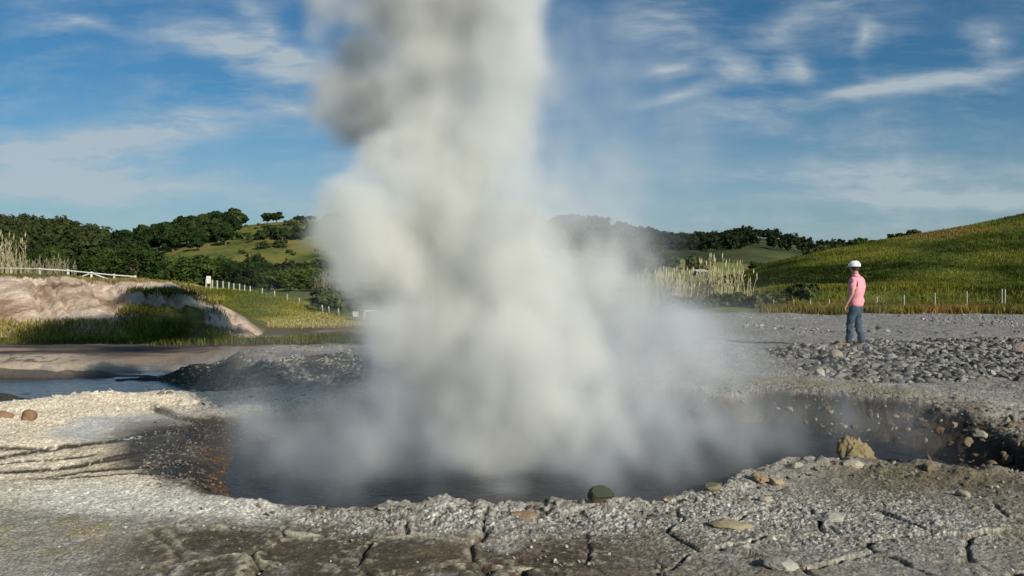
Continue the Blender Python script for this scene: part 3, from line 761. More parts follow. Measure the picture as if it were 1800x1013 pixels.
# --- fences
def post_fence(name, pts, h, w, label, netting=None, sign=None, lean=0.0):
    root = empty(name, pts[0]); o0 = Vector(pts[0])
    for p, hh in zip(pts, h):
        m = MB(); d = Vector(p) - o0
        m.tube([(d.x, d.y, d.z - .4), (d.x + rng.normal(0, .02) * hh, d.y, d.z + hh)], [w * rng.uniform(.9, 1.1), w * .85], 7)
        m.build('post', M_POST, root)
    m = MB()
    for fr in (.45, .88):
        for a, b, ha, hb in zip(pts[:-1], pts[1:], h[:-1], h[1:]):
            A = Vector(a) - o0 + Vector((0, 0, ha * fr)); B = Vector(b) - o0 + Vector((0, 0, hb * fr))
            m.tube([A, (A + B) / 2 - Vector((0, 0, .03)), B], .004, 3)
    m.build('wire', M_WIRE, root)
    if netting:
        m = MB()
        for a, b, ha, hb in zip(pts[:-1], pts[1:], h[:-1], h[1:]):
            A, B = Vector(a) - o0, Vector(b) - o0; L = (B - A).length; q = max(4, int(L / .22))
            for j in range(q):
                t = j / q; p = A.lerp(B, t); m.tube([p, p + Vector((0, 0, (ha + (hb - ha) * t) * .9))], .008, 3)
            for j in range(5): m.tube([A + Vector((0, 0, ha * .18 * (j + 1))), B + Vector((0, 0, hb * .18 * (j + 1)))], .008, 3)
        m.build('netting', M_NET, root)
    return tag(root, label, 'fence')
M_WIRE = mat_plain('wire_metal', (.25, .25, .24), .5, .1, 5, 0, .6)
M_NET = mat_plain('green_net', (.10, .17, .11), .7, .2, 5)
rp = [(1266, 57), (1292, 56.5), (1325, 55), (1360, 53), (1395, 52.2), (1424, 51.6), (1458, 51.2), (1500, 50.6), (1541, 50.2), (1589, 49.8), (1644, 49.4), (1700, 49), (1761, 48.6), (1766, 47.9), (1822, 47.6), (1880, 47.4)]
pts = []
for px, D in rp:
    X = (px - CX) / F * D; pts.append((X, D, float(ground_h(np.array([X]), np.array([D]))[0])))
tops = [529, 529, 528, 527, 527, 527, 526, 523, 522, 519, 515, 512, 508, 508, 505, 503]
hs = [CH - (t - HY) / F * p[1] - p[2] for t, p in zip(tops, pts)]
post_fence('wire_fence', pts, hs, .042, 'wire fence on pale wooden posts along the foot of the right hillside')
lp = [(362, 490, .97), (373, 492, .97), (382, 493, .97), (392, 494, .97), (402, 496, .96), (411, 498, .96), (421, 499, .95), (430, 501, .94), (440, 503, .92), (461, 509, .9), (483, 515, .86), (505, 520, .78), (526, 530, .70), (546, 536, .62), (566, 545, .52), (578, 546, .48), (595, 546, .42), (640, 548, .3), (678, 550, .22), (715, 552, .2)]
pts = []; hs = []
for px, pt, t in lp:
    X, D, Z = (float(q) for q in GB.point(px, t)); pts.append((X, D, Z)); hs.append(max(.6, CH - (pt - HY) / F * D - Z))
post_fence('mesh_fence', pts, hs, .07, 'long fence of pale posts with green mesh running down the grassy bank', True)
# white notice board on the fence
p0 = Vector(pts[0]); root = empty('notice_board', (p0.x + .30, p0.y - .12, p0.z))
m = MB(); m.box((0, 0, .85), (.42, .03, .75)); m.build('board', M_WHITE, root)
m = MB(); m.box((-.2, .05, .55), (.06, .06, 1.3)); m.box((.2, .05, .55), (.06, .06, 1.3)); m.build('leg', M_POST, root)
tag(root, 'blank white board fixed at the first post of the mesh fence', 'board')
# rail fence on the clay bank
root = None; last = None
rl = [(-120, 470, 0), (-40, 470, 0), (20, 471, 0), (70, 472, 0), (120, 475, 0), (161, 479, 1), (201, 483, 0), (238, 485.5, -1)]
o0 = at(-120, 485, 47); root = empty('rail_fence', o0)
prev = None
for i, (px, py, br) in enumerate(rl):
    top = at(px, py, 46.5) - o0; g = Vector(CLAY.point(px, 1.5)) - o0
    m = MB(); m.box((top.x, top.y, top.z - .45), (.09, .09, .98)); m.build('post', M_WHITE if i > 3 else M_POST, root)
    for s in ((-1, 1) if br == 1 else (-1,) if br else ()):
        m = MB(); m.tube([(top.x + s * 1.15, top.y - .02, top.z - .46), (top.x + s * .06, top.y - .02, top.z - .06)], .04, 6); m.build('brace', M_WHITE, root)
    if prev is not None:
        m = MB(); m.tube([prev + Vector((0, -.06, -.03)), top + Vector((0, -.06, -.03))], .038, 6); m.build('rail', M_WHITE if i > 3 else M_POST, root)
    prev = top
tag(root, 'white wooden rail fence with diagonal braces on top of the clay bank', 'fence')
# white box and low barrier at the far end of the flats
p = at(625, 552, 60); p.z -= .25
root = empty('utility_box', p); m = MB(); m.box((0, 0, .2), (.40, .32, .36)); m.build('body', M_WHITE, root)
m = MB(); m.box((0, 0, .41), (.46, .38, .05)); m.box((0, 0, -.02), (.34, .26, .06)); m.build('lid', M_WHITE, root)
tag(root, 'small white box standing in the grass near the end of the mesh fence', 'box')
p = at(655, 556, 60); root = empty('barrier', p)
m = MB(); m.box((0, 0, .42), (1.2, .07, .11)); m.build('rail', M_WHITE, root)
for s in (-.55, 0, .55):
    m = MB(); m.box((s, 0, .1), (.06, .06, .6)); m.build('leg', M_WHITE, root)
tag(root, 'low white barrier at the far edge of the flats beside the steam', 'barrier')

# --- buildings far off
def house(px, py, D, w, h, label, wallc, roofc, rz=.3, name='house'):
    p = at(px, py, D); root = empty(name, p, rz)
    m = MB(); m.box((0, 0, h / 2), (w, w * .7, h)); m.build('wall', mat_plain(name + '_wall', wallc, .9, .1), root)
    a, b, e = w / 2 + .3, w * .35 + .3, h + w * .18
    m = MB(); V = [(-a, -b, h + .01), (a, -b, h + .01), (a, b, h + .01), (-a, b, h + .01), (-a, 0, e), (a, 0, e)]
    m.add(V, [(0, 4, 3), (1, 2, 5)], [(0, 1, 5, 4), (2, 3, 4, 5), (0, 3, 2, 1)]); m.build('roof', mat_plain(name + '_roof', roofc, .9, .2), root)
    M_W = mat_plain(name + '_window', (.03, .03, .035), .3, .05)
    for s in (-.28, 0, .28):
        m = MB(); m.box((s * w, -w * .35 - .02, h * .58), (w * .12, .06, h * .3)); m.build('window', M_W, root)
    return tag(root, label, 'house')
house(1363, 428, 560, 5, 3.2, 'tiny pinkish house among the trees on the far right skyline', (.38, .27, .22), (.24, .13, .09))
house(1431, 444, 560, 6, 2.4, 'tiny pale low house at the far right below the skyline trees', (.5, .46, .42), (.32, .2, .15), -.2, 'cottage')
house(1229, 484, 150, 2.4, .7, 'low shed with a pale roof half hidden behind the canes', (.10, .09, .08), (.36, .34, .30), .5, 'shed')

# --- grasses
def tone_patches(px, t): return -.45 * blob(px, t * 100, 1560, 52, 190, 13, 3, .7) - .35 * blob(px, t * 100, 1380, 30, 120, 14, 0, .7) + .25 * blob(px, t * 100, 1600, 82, 160, 14, 0, .7)
def hill_grass(name, hill, n, pxr, tr, h, w, cols, label, keep=None, nf=.12, spread=.3, lean=.35):
    px = rng.uniform(*pxr, n); t = rng.uniform(*tr, n)
    X, Y, Z = hill.point(px, t)
    f = .48 + 1.5 * fbm2(X * nf, Y * nf, 5, 123) + (tone_patches(px, t) if hill is RH else 0)
    if keep is not None:
        kk = keep(px, t, X, Y) > rng.random(n); X, Y, Z, f = X[kk], Y[kk], Z[kk], f[kk]
    return grass_mesh(name, X, Y, Z, h[0], h[1], w, pal(len(X), f, cols), label, spread=spread, lean=lean, hs=.35 + 1.1 * vn2(X * .22, Y * .16, 201) * (.5 + vn2(X * 1.1, Y * .8, 203)))
GC = [(.022, .032, .009), (.060, .078, .015), (.115, .135, .024), (.19, .19, .036), (.22, .15, .05)]
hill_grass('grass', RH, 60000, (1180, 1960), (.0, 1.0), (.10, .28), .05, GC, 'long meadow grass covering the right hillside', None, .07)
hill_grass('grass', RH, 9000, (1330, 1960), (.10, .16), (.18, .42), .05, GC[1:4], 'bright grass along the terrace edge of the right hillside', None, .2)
def strip(n, Yr, ur, seed):
    Y = rng.uniform(*Yr, n); u = rng.uniform(*ur, n); X = u * Y; return X, Y, ground_h(X, Y)
X, Y, Z = strip(9000, (40, 56), (.33, .75), 1)
kk = vn2(X * .45, Y * .5, 5) + .35 * sm(Y, 41, 45) > .52; X, Y, Z = X[kk], Y[kk], Z[kk]
grass_mesh('grass', X, Y, Z, .2, .55, .045, pal(len(X), .5 + .9 * fbm2(X * .3, Y * .3, 3, 7), [(.05, .065, .015), (.12, .12, .025), (.21, .165, .045), (.24, .14, .05)]), 'tall dry grass at the foot of the fence posts on the right', spread=.2)
hill_grass('grass', CLAY, 9000, (-160, 400), (-.06, .27), (.07, .19), .035, [(.06, .10, .014), (.12, .18, .022), (.20, .24, .03), (.25, .22, .05)], 'green grass along the foot of the clay bank', lambda p, t, x, y: sm(vn2(x * .3, y * .3, 6), .2, .45), .15)
hill_grass('grass', CLAY, 7000, (-160, 360), (.95, 1.35), (.05, .14), .035, [(.06, .07, .02), (.14, .13, .035), (.24, .19, .07)], 'straw coloured grass on top of the clay bank', None, .2)
hill_grass('grass', CLAY, 3000, (225, 375), (.2, .75), (.08, .2), .04, [(.08, .09, .018), (.17, .15, .03), (.22, .17, .06)], 'yellow grass creeping up the right end of the clay bank', lambda p, t, x, y: sm(vn2(x * .5, y * .5, 16), .35, .6), .2)
hill_grass('grass', GB, 14000, (300, 740), (.0, 1.03), (.09, .22), .05, [(.10, .12, .018), (.22, .21, .035), (.34, .29, .085), (.38, .32, .14)], 'sunlit yellow green grass on the bank below the mesh fence', None, .14)
X, Y, Z = strip(5000, (27, 44), (-.66, -.10), 3)
kk = vn2(X * .25, Y * .45, 25) > .66; X, Y, Z = X[kk], Y[kk], Z[kk]
grass_mesh('grass', X, Y, Z, .1, .3, .04, pal(len(X), vn2(X * .3, Y * .3, 9), [(.05, .07, .015), (.11, .11, .025), (.19, .16, .05)]), 'scattered low grass tufts on the dark flats')

# --- loose stones
def pick(n, Yr, ur, mask):
    Y = Yr[0] + (Yr[1] - Yr[0]) * rng.random(n) ** 1.0; u = rng.uniform(*ur, n); X = u * Y
    kk = mask(X, Y) > rng.random(n); return X[kk], Y[kk]
def greys(n, lo, hi, warm=.9): 
    g = rng.uniform(lo, hi, n); return np.stack([g, g * (.94 + .04 * rng.random(n)), g * (warm - .1 + .1 * rng.random(n))], -1)
X, Y = pick(46000, (10.3, 21), (.33, .80), lambda x, y: sm(.48 + .8 * fbm2(x * .7, y * .7, 4, 41) + 1.0 * np.exp(-(((x - 8.8) / 4.6) ** 2 + ((y - 13.2) / 2.9) ** 2)) - .4 * sm(y, 16, 19) - .7 * (1 - sm(x / y + .06 * fbm2(x, y, 3, 5), .33, .45)), .45, .85))
n = len(X); S = .010 + .085 * rng.random(n) ** 4.2
scatter_stones('rubble', X, Y, S, greys(n, .03, .24), M_STONE, 'field of broken grey rubble around the standing man')
X, Y = pick(2600, (20, 40), (.3, .78), lambda x, y: sm(vn2(x * .5, y * .3, 44), .45, .7))
n = len(X); scatter_stones('gravel', X, Y, .02 + .07 * rng.random(n) ** 3, greys(n, .10, .36), M_STONE, 'thin scatter of stones on the flat gravel behind the man')
X, Y = pick(16000, (8.8, 18), (-.46, -.10), lambda x, y: .8 * sm(np.exp(-(((x + 3.5) / 1.9) ** 2 + ((y - 12.3) / 1.7) ** 2)) + .3 * fbm2(x, y, 3, 2), .25, .6) + .10 + .4 * (1 - sm(x / y, -.42, -.34)) * sm(y, 10.5, 12))
n = len(X); scatter_stones('gravel', X, Y, .010 + .045 * rng.random(n) ** 4, greys(n, .04, .30), M_STONE, 'dark gravel heap beyond the left side of the pool')
def rimmask(x, y):
    sd = poly_sd(x, y, CRATER); return np.exp(-((sd - .02) / .30) ** 2) * sm(x, -2.2, -.8) * (1 - .35 * sm(y, 6.5, 8)) + .9 * sm(x, 2.2, 3.2) * np.exp(-((sd - .3) / .35) ** 2) * (sd > .02) + .8 * np.exp(-((sd + .6) / .5) ** 2) * sm(x, 2.9, 3.6)
Yp = rng.uniform(4.9, 10.6, 26000); Xp = rng.uniform(-3.4, 5.6, 26000); kk = rimmask(Xp, Yp) > rng.random(26000) * 1.1
X, Y = Xp[kk], Yp[kk]; n = len(X)
cw = greys(n, .04, .26, .82); br = rng.random(n) < .25; cw[br] = np.array([.11, .07, .04]) * rng.uniform(.5, 1.3, (br.sum(), 1))
scatter_stones('rubble', X, Y, .004 + .026 * rng.random(n) ** 4, cw, M_STONE, 'crumbled stones along the broken rim of the crater')
Yp = 3.6 + 4.4 * rng.random(9000) ** 1.4; Xp = rng.uniform(-.72, .72, 9000) * Yp
def nearmask(x, y):
    px = CX + F * x / y; py = HY + F * CH / y
    return (.18 + .8 * blob(px, py, 800, 905, 650, 45, 0) + .35 * sm(vn2(x * 1.1, y * 1.1, 61), .5, .8)) * (poly_sd(x, y, CRATER) > .03) * (1 - .85 * blob(px, py, 130, 800, 260, 80, 0))
kk = nearmask(Xp, Yp) > rng.random(9000); X, Y = Xp[kk], Yp[kk]; n = len(X)
scatter_stones('pebbles', X, Y, .003 + .013 * rng.random(n) ** 4, greys(n, .10, .40), M_STONE, 'small pale pebbles strewn over the crust in front')
Yp = rng.uniform(5.6, 8.6, 9000); Xp = rng.uniform(-4.3, -2.0, 9000)
def shoremask(x, y):
    px = CX + F * x / y; py = HY + F * CH / y; return np.maximum(blob(px, py, 360, 805, 120, 70, 0, .6), .8 * blob(px, py, 440, 738, 160, 14, -6))
kk = shoremask(Xp, Yp) > rng.random(9000); X, Y = Xp[kk], Yp[kk]; n = len(X)
pxx = CX + F * X / Y; ru = np.exp(-((pxx - 390) / 45) ** 2)[:, None]
c = greys(n, .03, .16) * (1 - ru) + ru * np.array([.12, .06, .02]) * rng.uniform(.3, 1.4, (n, 1))
scatter_stones('pebbles', X, Y, .004 + .014 * rng.random(n) ** 2.5, c, M_STONE, 'wet black and rusty pebbles on the left shore of the pool')
X, Y = pick(5200, (8.6, 10.4), (-.70, -.36), lambda x, y: sm(y, 8.9, 9.5) * sm(vn2(x * 1.3, y * 1.3, 71), .25, .6))
n = len(X); g = rng.uniform(.30, .62, (n, 1)); scatter_stones('rubble', X, Y, .010 + .045 * rng.random(n) ** 4, g * np.array([1, .90, .74]), M_STONE, 'cream coloured crumbled crust along the low ridge on the left')

# --- rocks one can point at
def R(px, py, size, col, label, seed, **kw): return rock('rock', on(px, py), size, col, label, seed, **kw)
WH, GY, YE, BR, OR = (.40, .38, .32), (.22, .21, .19), (.29, .25, .16), (.20, .14, .09), (.27, .16, .10)
R(1058, 884, (.20, .17, .135), ((.065, .075, .045), (.22, .14, .08)), 'smooth dark green boulder with a rusty foot on the near rim of the pool', 2, cuts=3, smoothness=.05, sink=.12)
R(915, 908, (.21, .15, .05), (.34, .24, .15), 'flat tan crusty rock just below the near rim', 3, smoothness=.16, sink=.35)
R(1250, 862, (.12, .10, .075), (.20, .175, .11), 'small dark rounded rock alone on the near rim', 4, cuts=4, smoothness=.06, sink=.15)
R(1462, 912, (.26, .19, .085), WH, 'broad whitish crusty rock on the cracked ground to the right', 6, smoothness=.13, sink=.35)
R(1282, 930, (.24, .12, .075), YE, 'low yellowish lump of crust with a dark hollow on its left', 8, smoothness=.15, sink=.35)
R(1372, 1002, (.20, .15, .085), WH, 'pointed whitish rock at the bottom edge of the photo', 10, cuts=14, smoothness=.08, sink=.3)
R(1346, 882, (.12, .11, .065), (.38, .35, .28), 'pale rock casting a dark shadow below the brown rim blocks', 12, smoothness=.12)
R(1336, 846, (.16, .14, .11), (.30, .22, .13), 'brown crumbly block topping the corner of the near rim', 14, smoothness=.18)
R(1362, 850, (.13, .12, .08), (.34, .28, .18), 'tan crumbly block right of the brown one on the rim corner', 16, smoothness=.18)
R(1385, 866, (.10, .09, .05), BR, 'low rusty lump in front of the rim blocks', 18, smoothness=.16)
R(1402, 822, (.10, .09, .06), WH, 'whitish knob on the rim edge before the dark hollow', 20, smoothness=.14)
R(1500, 820, (.15, .12, .07), (.42, .38, .30), 'pale flat topped rock on the rim edge left of the yellow tower', 22, smoothness=.14)
p = on(1560, 838); p.y += .55; p.z = float(ground_h(np.array([p.x]), np.array([p.y]))[0])
rock('rock', p, (.28, .24, .66), ((.26, .20, .11), (.18, .13, .07)), 'tall knobbly yellowish rock tower rising from the hollow', 24, cuts=6, smoothness=.2, sink=.22)
p2 = Vector((p.x + .14, p.y - .16, p.z)); rock('rock', p2, (.15, .14, .30), ((.30, .25, .17), (.18, .13, .07)), 'short pale block leaning at the foot of the yellow rock tower', 26, smoothness=.14, sink=.2)
R(1226, 728, (.34, .24, .22), ((.12, .085, .048), (.05, .036, .022)), 'ochre rock spur on the far wall of the pool half in steam', 28, cuts=5, smoothness=.26, sink=.5)
R(1470, 632, (.24, .20, .20), ((.34, .29, .22), (.26, .21, .15)), 'round pale tan rock in the rubble just below the man', 30, cuts=6, smoothness=.06, sink=.2)
R(1424, 624, (.20, .16, .12), (.40, .30, .25), 'pinkish rock in the rubble left of the round pale rock', 32, cuts=8)
R(1442, 660, (.22, .14, .12), WH, 'small whitish stone at the lower edge of the rubble', 34)
R(1566, 632, (.36, .26, .17), (.30, .28, .25), 'largest grey slab lying in the rubble right of the man', 36, cuts=14, smoothness=.05)
R(1580, 648, (.30, .26, .16), (.22, .21, .20), 'dark grey slab below the largest slab in the rubble', 38, cuts=14, smoothness=.05)
R(1545, 580, (.20, .18, .22), (.16, .15, .10), 'upright dark stone standing on the gravel right of the man', 40, smoothness=.1, sink=.1)
R(1798, 624, (.34, .25, .30), (.44, .34, .28), 'pinkish boulder at the right edge of the rubble field', 42, smoothness=.08, sink=.2)
R(86, 706, (.24, .20, .17), (.52, .46, .35), 'rounded cream rock on the ridge at the left', 44, cuts=4, smoothness=.06, sink=.2)
R(50, 738, (.20, .16, .13), OR, 'orange stone lying on the cream crust at the left', 46, cuts=6, smoothness=.08, sink=.2)
R(8, 734, (.20, .16, .09), OR, 'flat orange stone at the left edge of the photo', 48, cuts=8, smoothness=.08, sink=.2)
R(358, 712, (.07, .06, .05), (.05, .045, .04), 'small black stone on the pale strip left of the steam', 50, cuts=8)
R(272, 744, (.06, .05, .03), (.06, .05, .04), 'small dark stone on the grey tongue of crust', 52, cuts=8)
R(600, 720, (.12, .10, .06), GY, 'grey stone on the far left shore behind the thin steam', 54, cuts=8)
q = np.random.default_rng(8)
for j in range(46):           # rim rubble blocks on the right
    px, py = q.uniform(1330, 1800), 0; py = 712 + .09 * (px - 1330) + q.normal(0, 16)
    s = q.uniform(.05, .14); col = np.array([(.22, .18, .14), (.15, .10, .06), (.28, .25, .20), (.11, .08, .05)][j % 4]) * q.uniform(.8, 1.2)
    R(px, py, (s, s * .85, s * q.uniform(.5, .9)), col, 'rough brown or pale block in the rubble along the right rim of the crater', 60 + j, base=ICO2, smoothness=.12, group='blocks along the right rim')
for j in range(14):
    px = q.uniform(1620, 1800); py = q.uniform(760, 828); s = q.uniform(.06, .14)
    R(px, py, (s, s * .85, s * .8), np.array([(.17, .13, .08), (.13, .08, .045)][j % 2]) * q.uniform(.8, 1.2), 'earthy block on the floor of the dry hollow at the right', 120 + j, base=ICO2, smoothness=.14, group='blocks in the dry hollow')
for j in range(22):
    px = q.uniform(640, 1320); py = 893 - .00 * px + q.normal(0, 8) - 14 * sm(px, 1050, 1250) ; s = q.uniform(.025, .07)
    R(px, py, (s, s * .9, s * .6), np.array((.34, .32, .27)) * q.uniform(.6, 1.1), 'little pale salt crusted stone along the near rim of the pool', 140 + j, base=ICO2, smoothness=.14, group='salt crusted stones along the near rim')
for j in range(26):
    px = q.uniform(1400, 1800); py = q.uniform(595, 665); s = q.uniform(.08, .18)
    R(px, py, (s, s * .75, s * .5), np.array([(.20, .19, .17), (.26, .25, .22), (.13, .125, .12)][j % 3]), 'angular grey slab among the rubble behind the crater', 170 + j, base=ICO1, cuts=9, smoothness=.05, group='grey slabs in the rubble')
for j in range(20):
    px = q.uniform(20, 330); py = 703 - .06 * px + q.normal(0, 4); s = q.uniform(.05, .11)
    R(px, py, (s, s * .85, s * .6), np.array((.52, .46, .36)) * q.uniform(.8, 1.1), 'cream lump of crust along the ridge above the stream', 200 + j, base=ICO2, smoothness=.1, group='cream lumps along the ridge')
for j, (px, py, s) in enumerate(((985, 886, .09), (960, 896, .05), (1130, 882, .08), (1170, 880, .06), (1692, 872, .10), (1712, 895, .07), (1560, 888, .06), (1180, 905, .07))):
    R(px, py, (s, s * .9, s * .55), WH if j < 4 else (.30, .27, .2), ['crusty pale cluster stone left of the green boulder', 'small crusty stone farther left of the green boulder', 'pale crusty stone right of the green boulder', 'second pale crusty stone right of the green boulder',
      'tan stone alone on the brown ground at the right', 'dull brown stone below the tan stone at the right', 'small dull stone on the brown ground above the white rock', 'pale stone with a shadow on the crust below the rim'][j], 230 + j, base=ICO2, smoothness=.14)

# ------------------------------------------------------------------ person
def skin(name, verts, edges, rad, mat, parent, sub=2, root=0):
    me = bpy.data.meshes.new(name); me.from_pydata(verts, edges, [])
    o = bpy.data.objects.new(name, me); COL.objects.link(o)
    md = o.modifiers.new('s', 'SKIN')
    md.use_smooth_shade = True
    for i, r_ in enumerate(rad):
        sv = me.skin_vertices[0].data[i]; sv.radius = r_ if hasattr(r_, '__len__') else (r_, r_); sv.use_root = i == root
    ss = o.modifiers.new('u', 'SUBSURF'); ss.levels = ss.render_levels = sub
    dg = bpy.context.evaluated_depsgraph_get(); new = bpy.data.meshes.new_from_object(o.evaluated_get(dg))
    o.modifiers.clear(); o.data = new; new.name = name
    bpy.data.meshes.remove(me)
    new.materials.clear()
    if mat: new.materials.append(mat)
    for p in new.polygons: p.use_smooth = True
    if parent: o.parent = parent
    return o

def cloth_noise(o, amp, sc, seed):
    me = o.data; n = len(me.vertices); co = np.zeros(n * 3, np.float32); me.vertices.foreach_get("co", co); co = co.reshape(-1, 3)
    nr = np.zeros(n * 3, np.float32); me.vertices.foreach_get("normal", nr); nr = nr.reshape(-1, 3)
    f = fbm3(co[:, 0] * sc, co[:, 1] * sc, co[:, 2] * sc * 1.6, 3, seed)
    me.vertices.foreach_set("co", (co + nr * (amp * f)[:, None]).astype(np.float32).ravel()); me.update()

def shaped(co_fn, nu, nv):
    """closed-in-u sheet from a function of angle and height"""
    V = []; Q = []
    for j in range(nv):
        for i in range(nu): V.append(co_fn(2 * pi * i / nu, j / (nv - 1)))
    for j in range(nv - 1):
        for i in range(nu):
            Q.append((j * nu + i, j * nu + (i + 1) % nu, (j + 1) * nu + (i + 1) % nu, (j + 1) * nu + i))
    return V, Q

def build_person():
    M_SKIN = mat_plain('skin', (.42, .22, .15), .55, .06, 12)
    M_SHIRT = mat_plain('pink_cotton', (.66, .27, .31), .85, .16, 14, .5)
    M_JEAN = mat_plain('blue_denim', (.032, .062, .090), .9, .55, 7, .5)
    M_SHOE = mat_plain('brown_leather', (.30, .17, .10), .7, .2, 14)
    M_SOLE = mat_plain('shoe_sole', (.06, .05, .045), .8, .1)
    M_HAT = mat_plain('white_shell', (.80, .80, .78), .35, .03, 5)
    M_HAIR = mat_plain('dark_hair', (.03, .022, .018), .7, .3, 40)
    foot = on(1504, 609)
    # facing local +Y; his left is -X
    root = empty('person', foot, 0, .97)
    tag(root, 'man in a white hard hat, pink short sleeved shirt and jeans standing on the rubble', 'person')
    V, E, Rd = [], [], []
    def v(p, r_, link=None):
        V.append(tuple(p)); Rd.append(r_)
        if link is not None: E.append((link, len(V) - 1))
        return len(V) - 1
    pel = v((0, 0, .90), (.125, .10)); sp = v((0, -.01, 1.08), (.135, .105), pel); ch = v((0, -.015, 1.27), (.15, .11), sp)
    nb = v((0, -.02, 1.40), (.075, .07), ch); nk = v((0, .0, 1.475), (.052, .055), nb)
    hl = v((0, .03, 1.54), (.066, .078), nk); hm = v((0, .035, 1.60), (.074, .092), hl); ht = v((0, .03, 1.67), (.055, .07), hm)
    arms = {}
    for s, el, wr in ((-1, (-.275, -.05, 1.09), (-.292, .07, .85)), (1, (.26, -.04, 1.09), (.265, .05, .86))):
        sh = v((s * .165, -.02, 1.365), .058, ch); um = v((s * .22, -.035, 1.23), .05, sh)
        e = v(el, .041, um); fa = v(tuple((a * .6 + b * .4) for a, b in zip(el, wr)), .039, e); w = v(wr, .026, fa)
        pm = v((wr[0] + s * -.005, wr[1] + .018, wr[2] - .05), (.034, .018), w); kn = v((wr[0] - s * .005, wr[1] + .03, wr[2] - .088), (.036, .015), pm)
        for j, (dy, ln) in enumerate(((.024, .070), (.008, .080), (-.008, .074), (-.024, .058))):
            b0 = (wr[0] - s * .008, wr[1] + .03 + dy, wr[2] - .10)
            f1 = v(b0, .0095, kn); f2 = v((b0[0] - s * .006, b0[1] + .006, b0[2] - ln * .5), .0085, f1); v((b0[0] - s * .022, b0[1] + .010, b0[2] - ln * .9), .0072, f2)
        t1 = v((wr[0] - s * .012, wr[1] + .052, wr[2] - .055), .0105, pm); v((wr[0] - s * .022, wr[1] + .066, wr[2] - .092), .0085, t1)
        arms[s] = (e, w)
    feet = {-1: (-.115, .115, .0), 1: (.125, -.045, .0)}
    for s in (-1, 1):
        fx, fy, _ = feet[s]
        hp = v((s * .09, 0, .84), .072, pel); k = v((s * .105 + .2 * (fx - s * .1), fy * .5 + .02, .47), .046, hp); cf = v(((s * .105 + fx) / 2, fy * .75 - .015, .31), .042, k)
        an = v((fx, fy - .02, .085), .034, cf); v((fx + s * .015, fy + .05, .05), (.036, .028), an); v((fx + s * .03, fy + .13, .032), (.034, .02), len(V) - 1)
    body = skin('body', V, E, Rd, M_SKIN, root)
    # face: nose, brow, lips and ears drawn out of the head surface
    import bmesh
    bm = bmesh.new(); bm.from_mesh(body.data)
    for q in bm.verts:
        x, y, z = q.co
        if z > 1.5:
            if y > .08:
                q.co.y += .022 * math.exp(-((x / .014) ** 2) - ((z - 1.585) / .022) ** 2) + .006 * math.exp(-((z - 1.62) / .008) ** 2) - .008 * math.exp(-(((abs(x) - .03) / .012) ** 2) - ((z - 1.605) / .01) ** 2) + .005 * math.exp(-((x / .02) ** 2) - ((z - 1.548) / .007) ** 2)
            q.co.x += math.copysign(.016, x) * math.exp(-((y - .015) / .016) ** 2 - ((z - 1.59) / .026) ** 2) if abs(x) > .05 else 0
    bm.to_mesh(body.data); bm.free()
    m = MB()
    for s in (-1, 1): m.tube([(s * .03, .112, 1.604), (s * .03, .121, 1.604)], [.011, .004], 8)
    m.build('eyes', mat_plain('eye', (.05, .035, .03), .3, .0), root)
    # shirt: torso tube and sleeves
    V, E, Rd = [], [], []
    a = v((0, 0, .76), (.188, .155)); b = v((0, 0, .92), (.188, .155), a); c = v((0, -.01, 1.08), (.188, .150), b); d = v((0, -.02, 1.26), (.196, .145), c); e = v((0, -.025, 1.37), (.115, .095), d); v((0, -.012, 1.435), (.073, .073), e)
    for s, el in ((-1, (-.255, -.05, 1.09)), (1, (.26, -.04, 1.09))):
        s1 = v((s * .158, -.022, 1.355), .078, d); s2 = v((s * .215, -.035, 1.24), .074, s1); v((s * .243, -.045, 1.135), .072, s2)
    shirt = skin('shirt', V, E, Rd, M_SHIRT, root); cloth_noise(shirt, .036, 8, 3)
    Vc, Qc = shaped(lambda t, h: ((.066 + .016 * h * (1 - .3 * h)) * cos(t), -.004 + (.068 + .02 * h) * sin(t), 1.475 - .045 * h + .012 * sin(t)), 20, 4)
    m = MB(); m.add(Vc, None, Qc); m.build('collar', M_SHIRT, shirt, True)
    # jeans
    V, E, Rd = [], [], []
    a = v((0, -.005, .92), (.140, .115)); b = v((0, -.01, .82), (.145, .125), a)
    for s in (-1, 1):
        fx, fy, _ = feet[s]
        h1 = v((s * .092, 0, .73), .098, b); h2 = v((s * .10, fy * .3 + .015, .60), .088, h1); k = v((s * .105 + .2 * (fx - s * .1), fy * .5 + .02, .47), .077, h2)
        c1 = v(((s * .105 + fx) / 2, fy * .75 - .015, .29), .075, k); c2 = v((fx, fy - .025, .14), .068, c1); v((fx, fy - .02, .065), .070, c2)
    jeans = skin('jeans', V, E, Rd, M_JEAN, root); cloth_noise(jeans, .034, 11, 5)
    for s in (-1, 1):
        fx, fy, _ = feet[s]; out = .10 * s
        V, E, Rd = [], [], []
        a = v((fx, fy - .055, .055), (.044, .045)); b = v((fx + out * .2, fy + .03, .055), (.047, .046), a); c = v((fx + out * .6, fy + .11, .042), (.050, .036), b); v((fx + out * .9, fy + .175, .034), (.043, .028), c)
        sh = skin('shoe', V, E, Rd, M_SHOE, root)
        m = MB(); V2 = []
        for z in (0, .022):
            for i in range(16):
                t = 2 * pi * i / 16; y = fy + .055 + .148 * sin(t); V2.append((fx + out * .5 * (y - fy + .05) / .14 + .05 * cos(t), y, z))
        m.add(V2, [(16, 16 + i, 17 + i) for i in range(1, 15)] + [(0, i + 1, i) for i in range(1, 15)], [(i, (i + 1) % 16, 16 + (i + 1) % 16, 16 + i) for i in range(16)])
        m.build('sole', M_SOLE, sh)
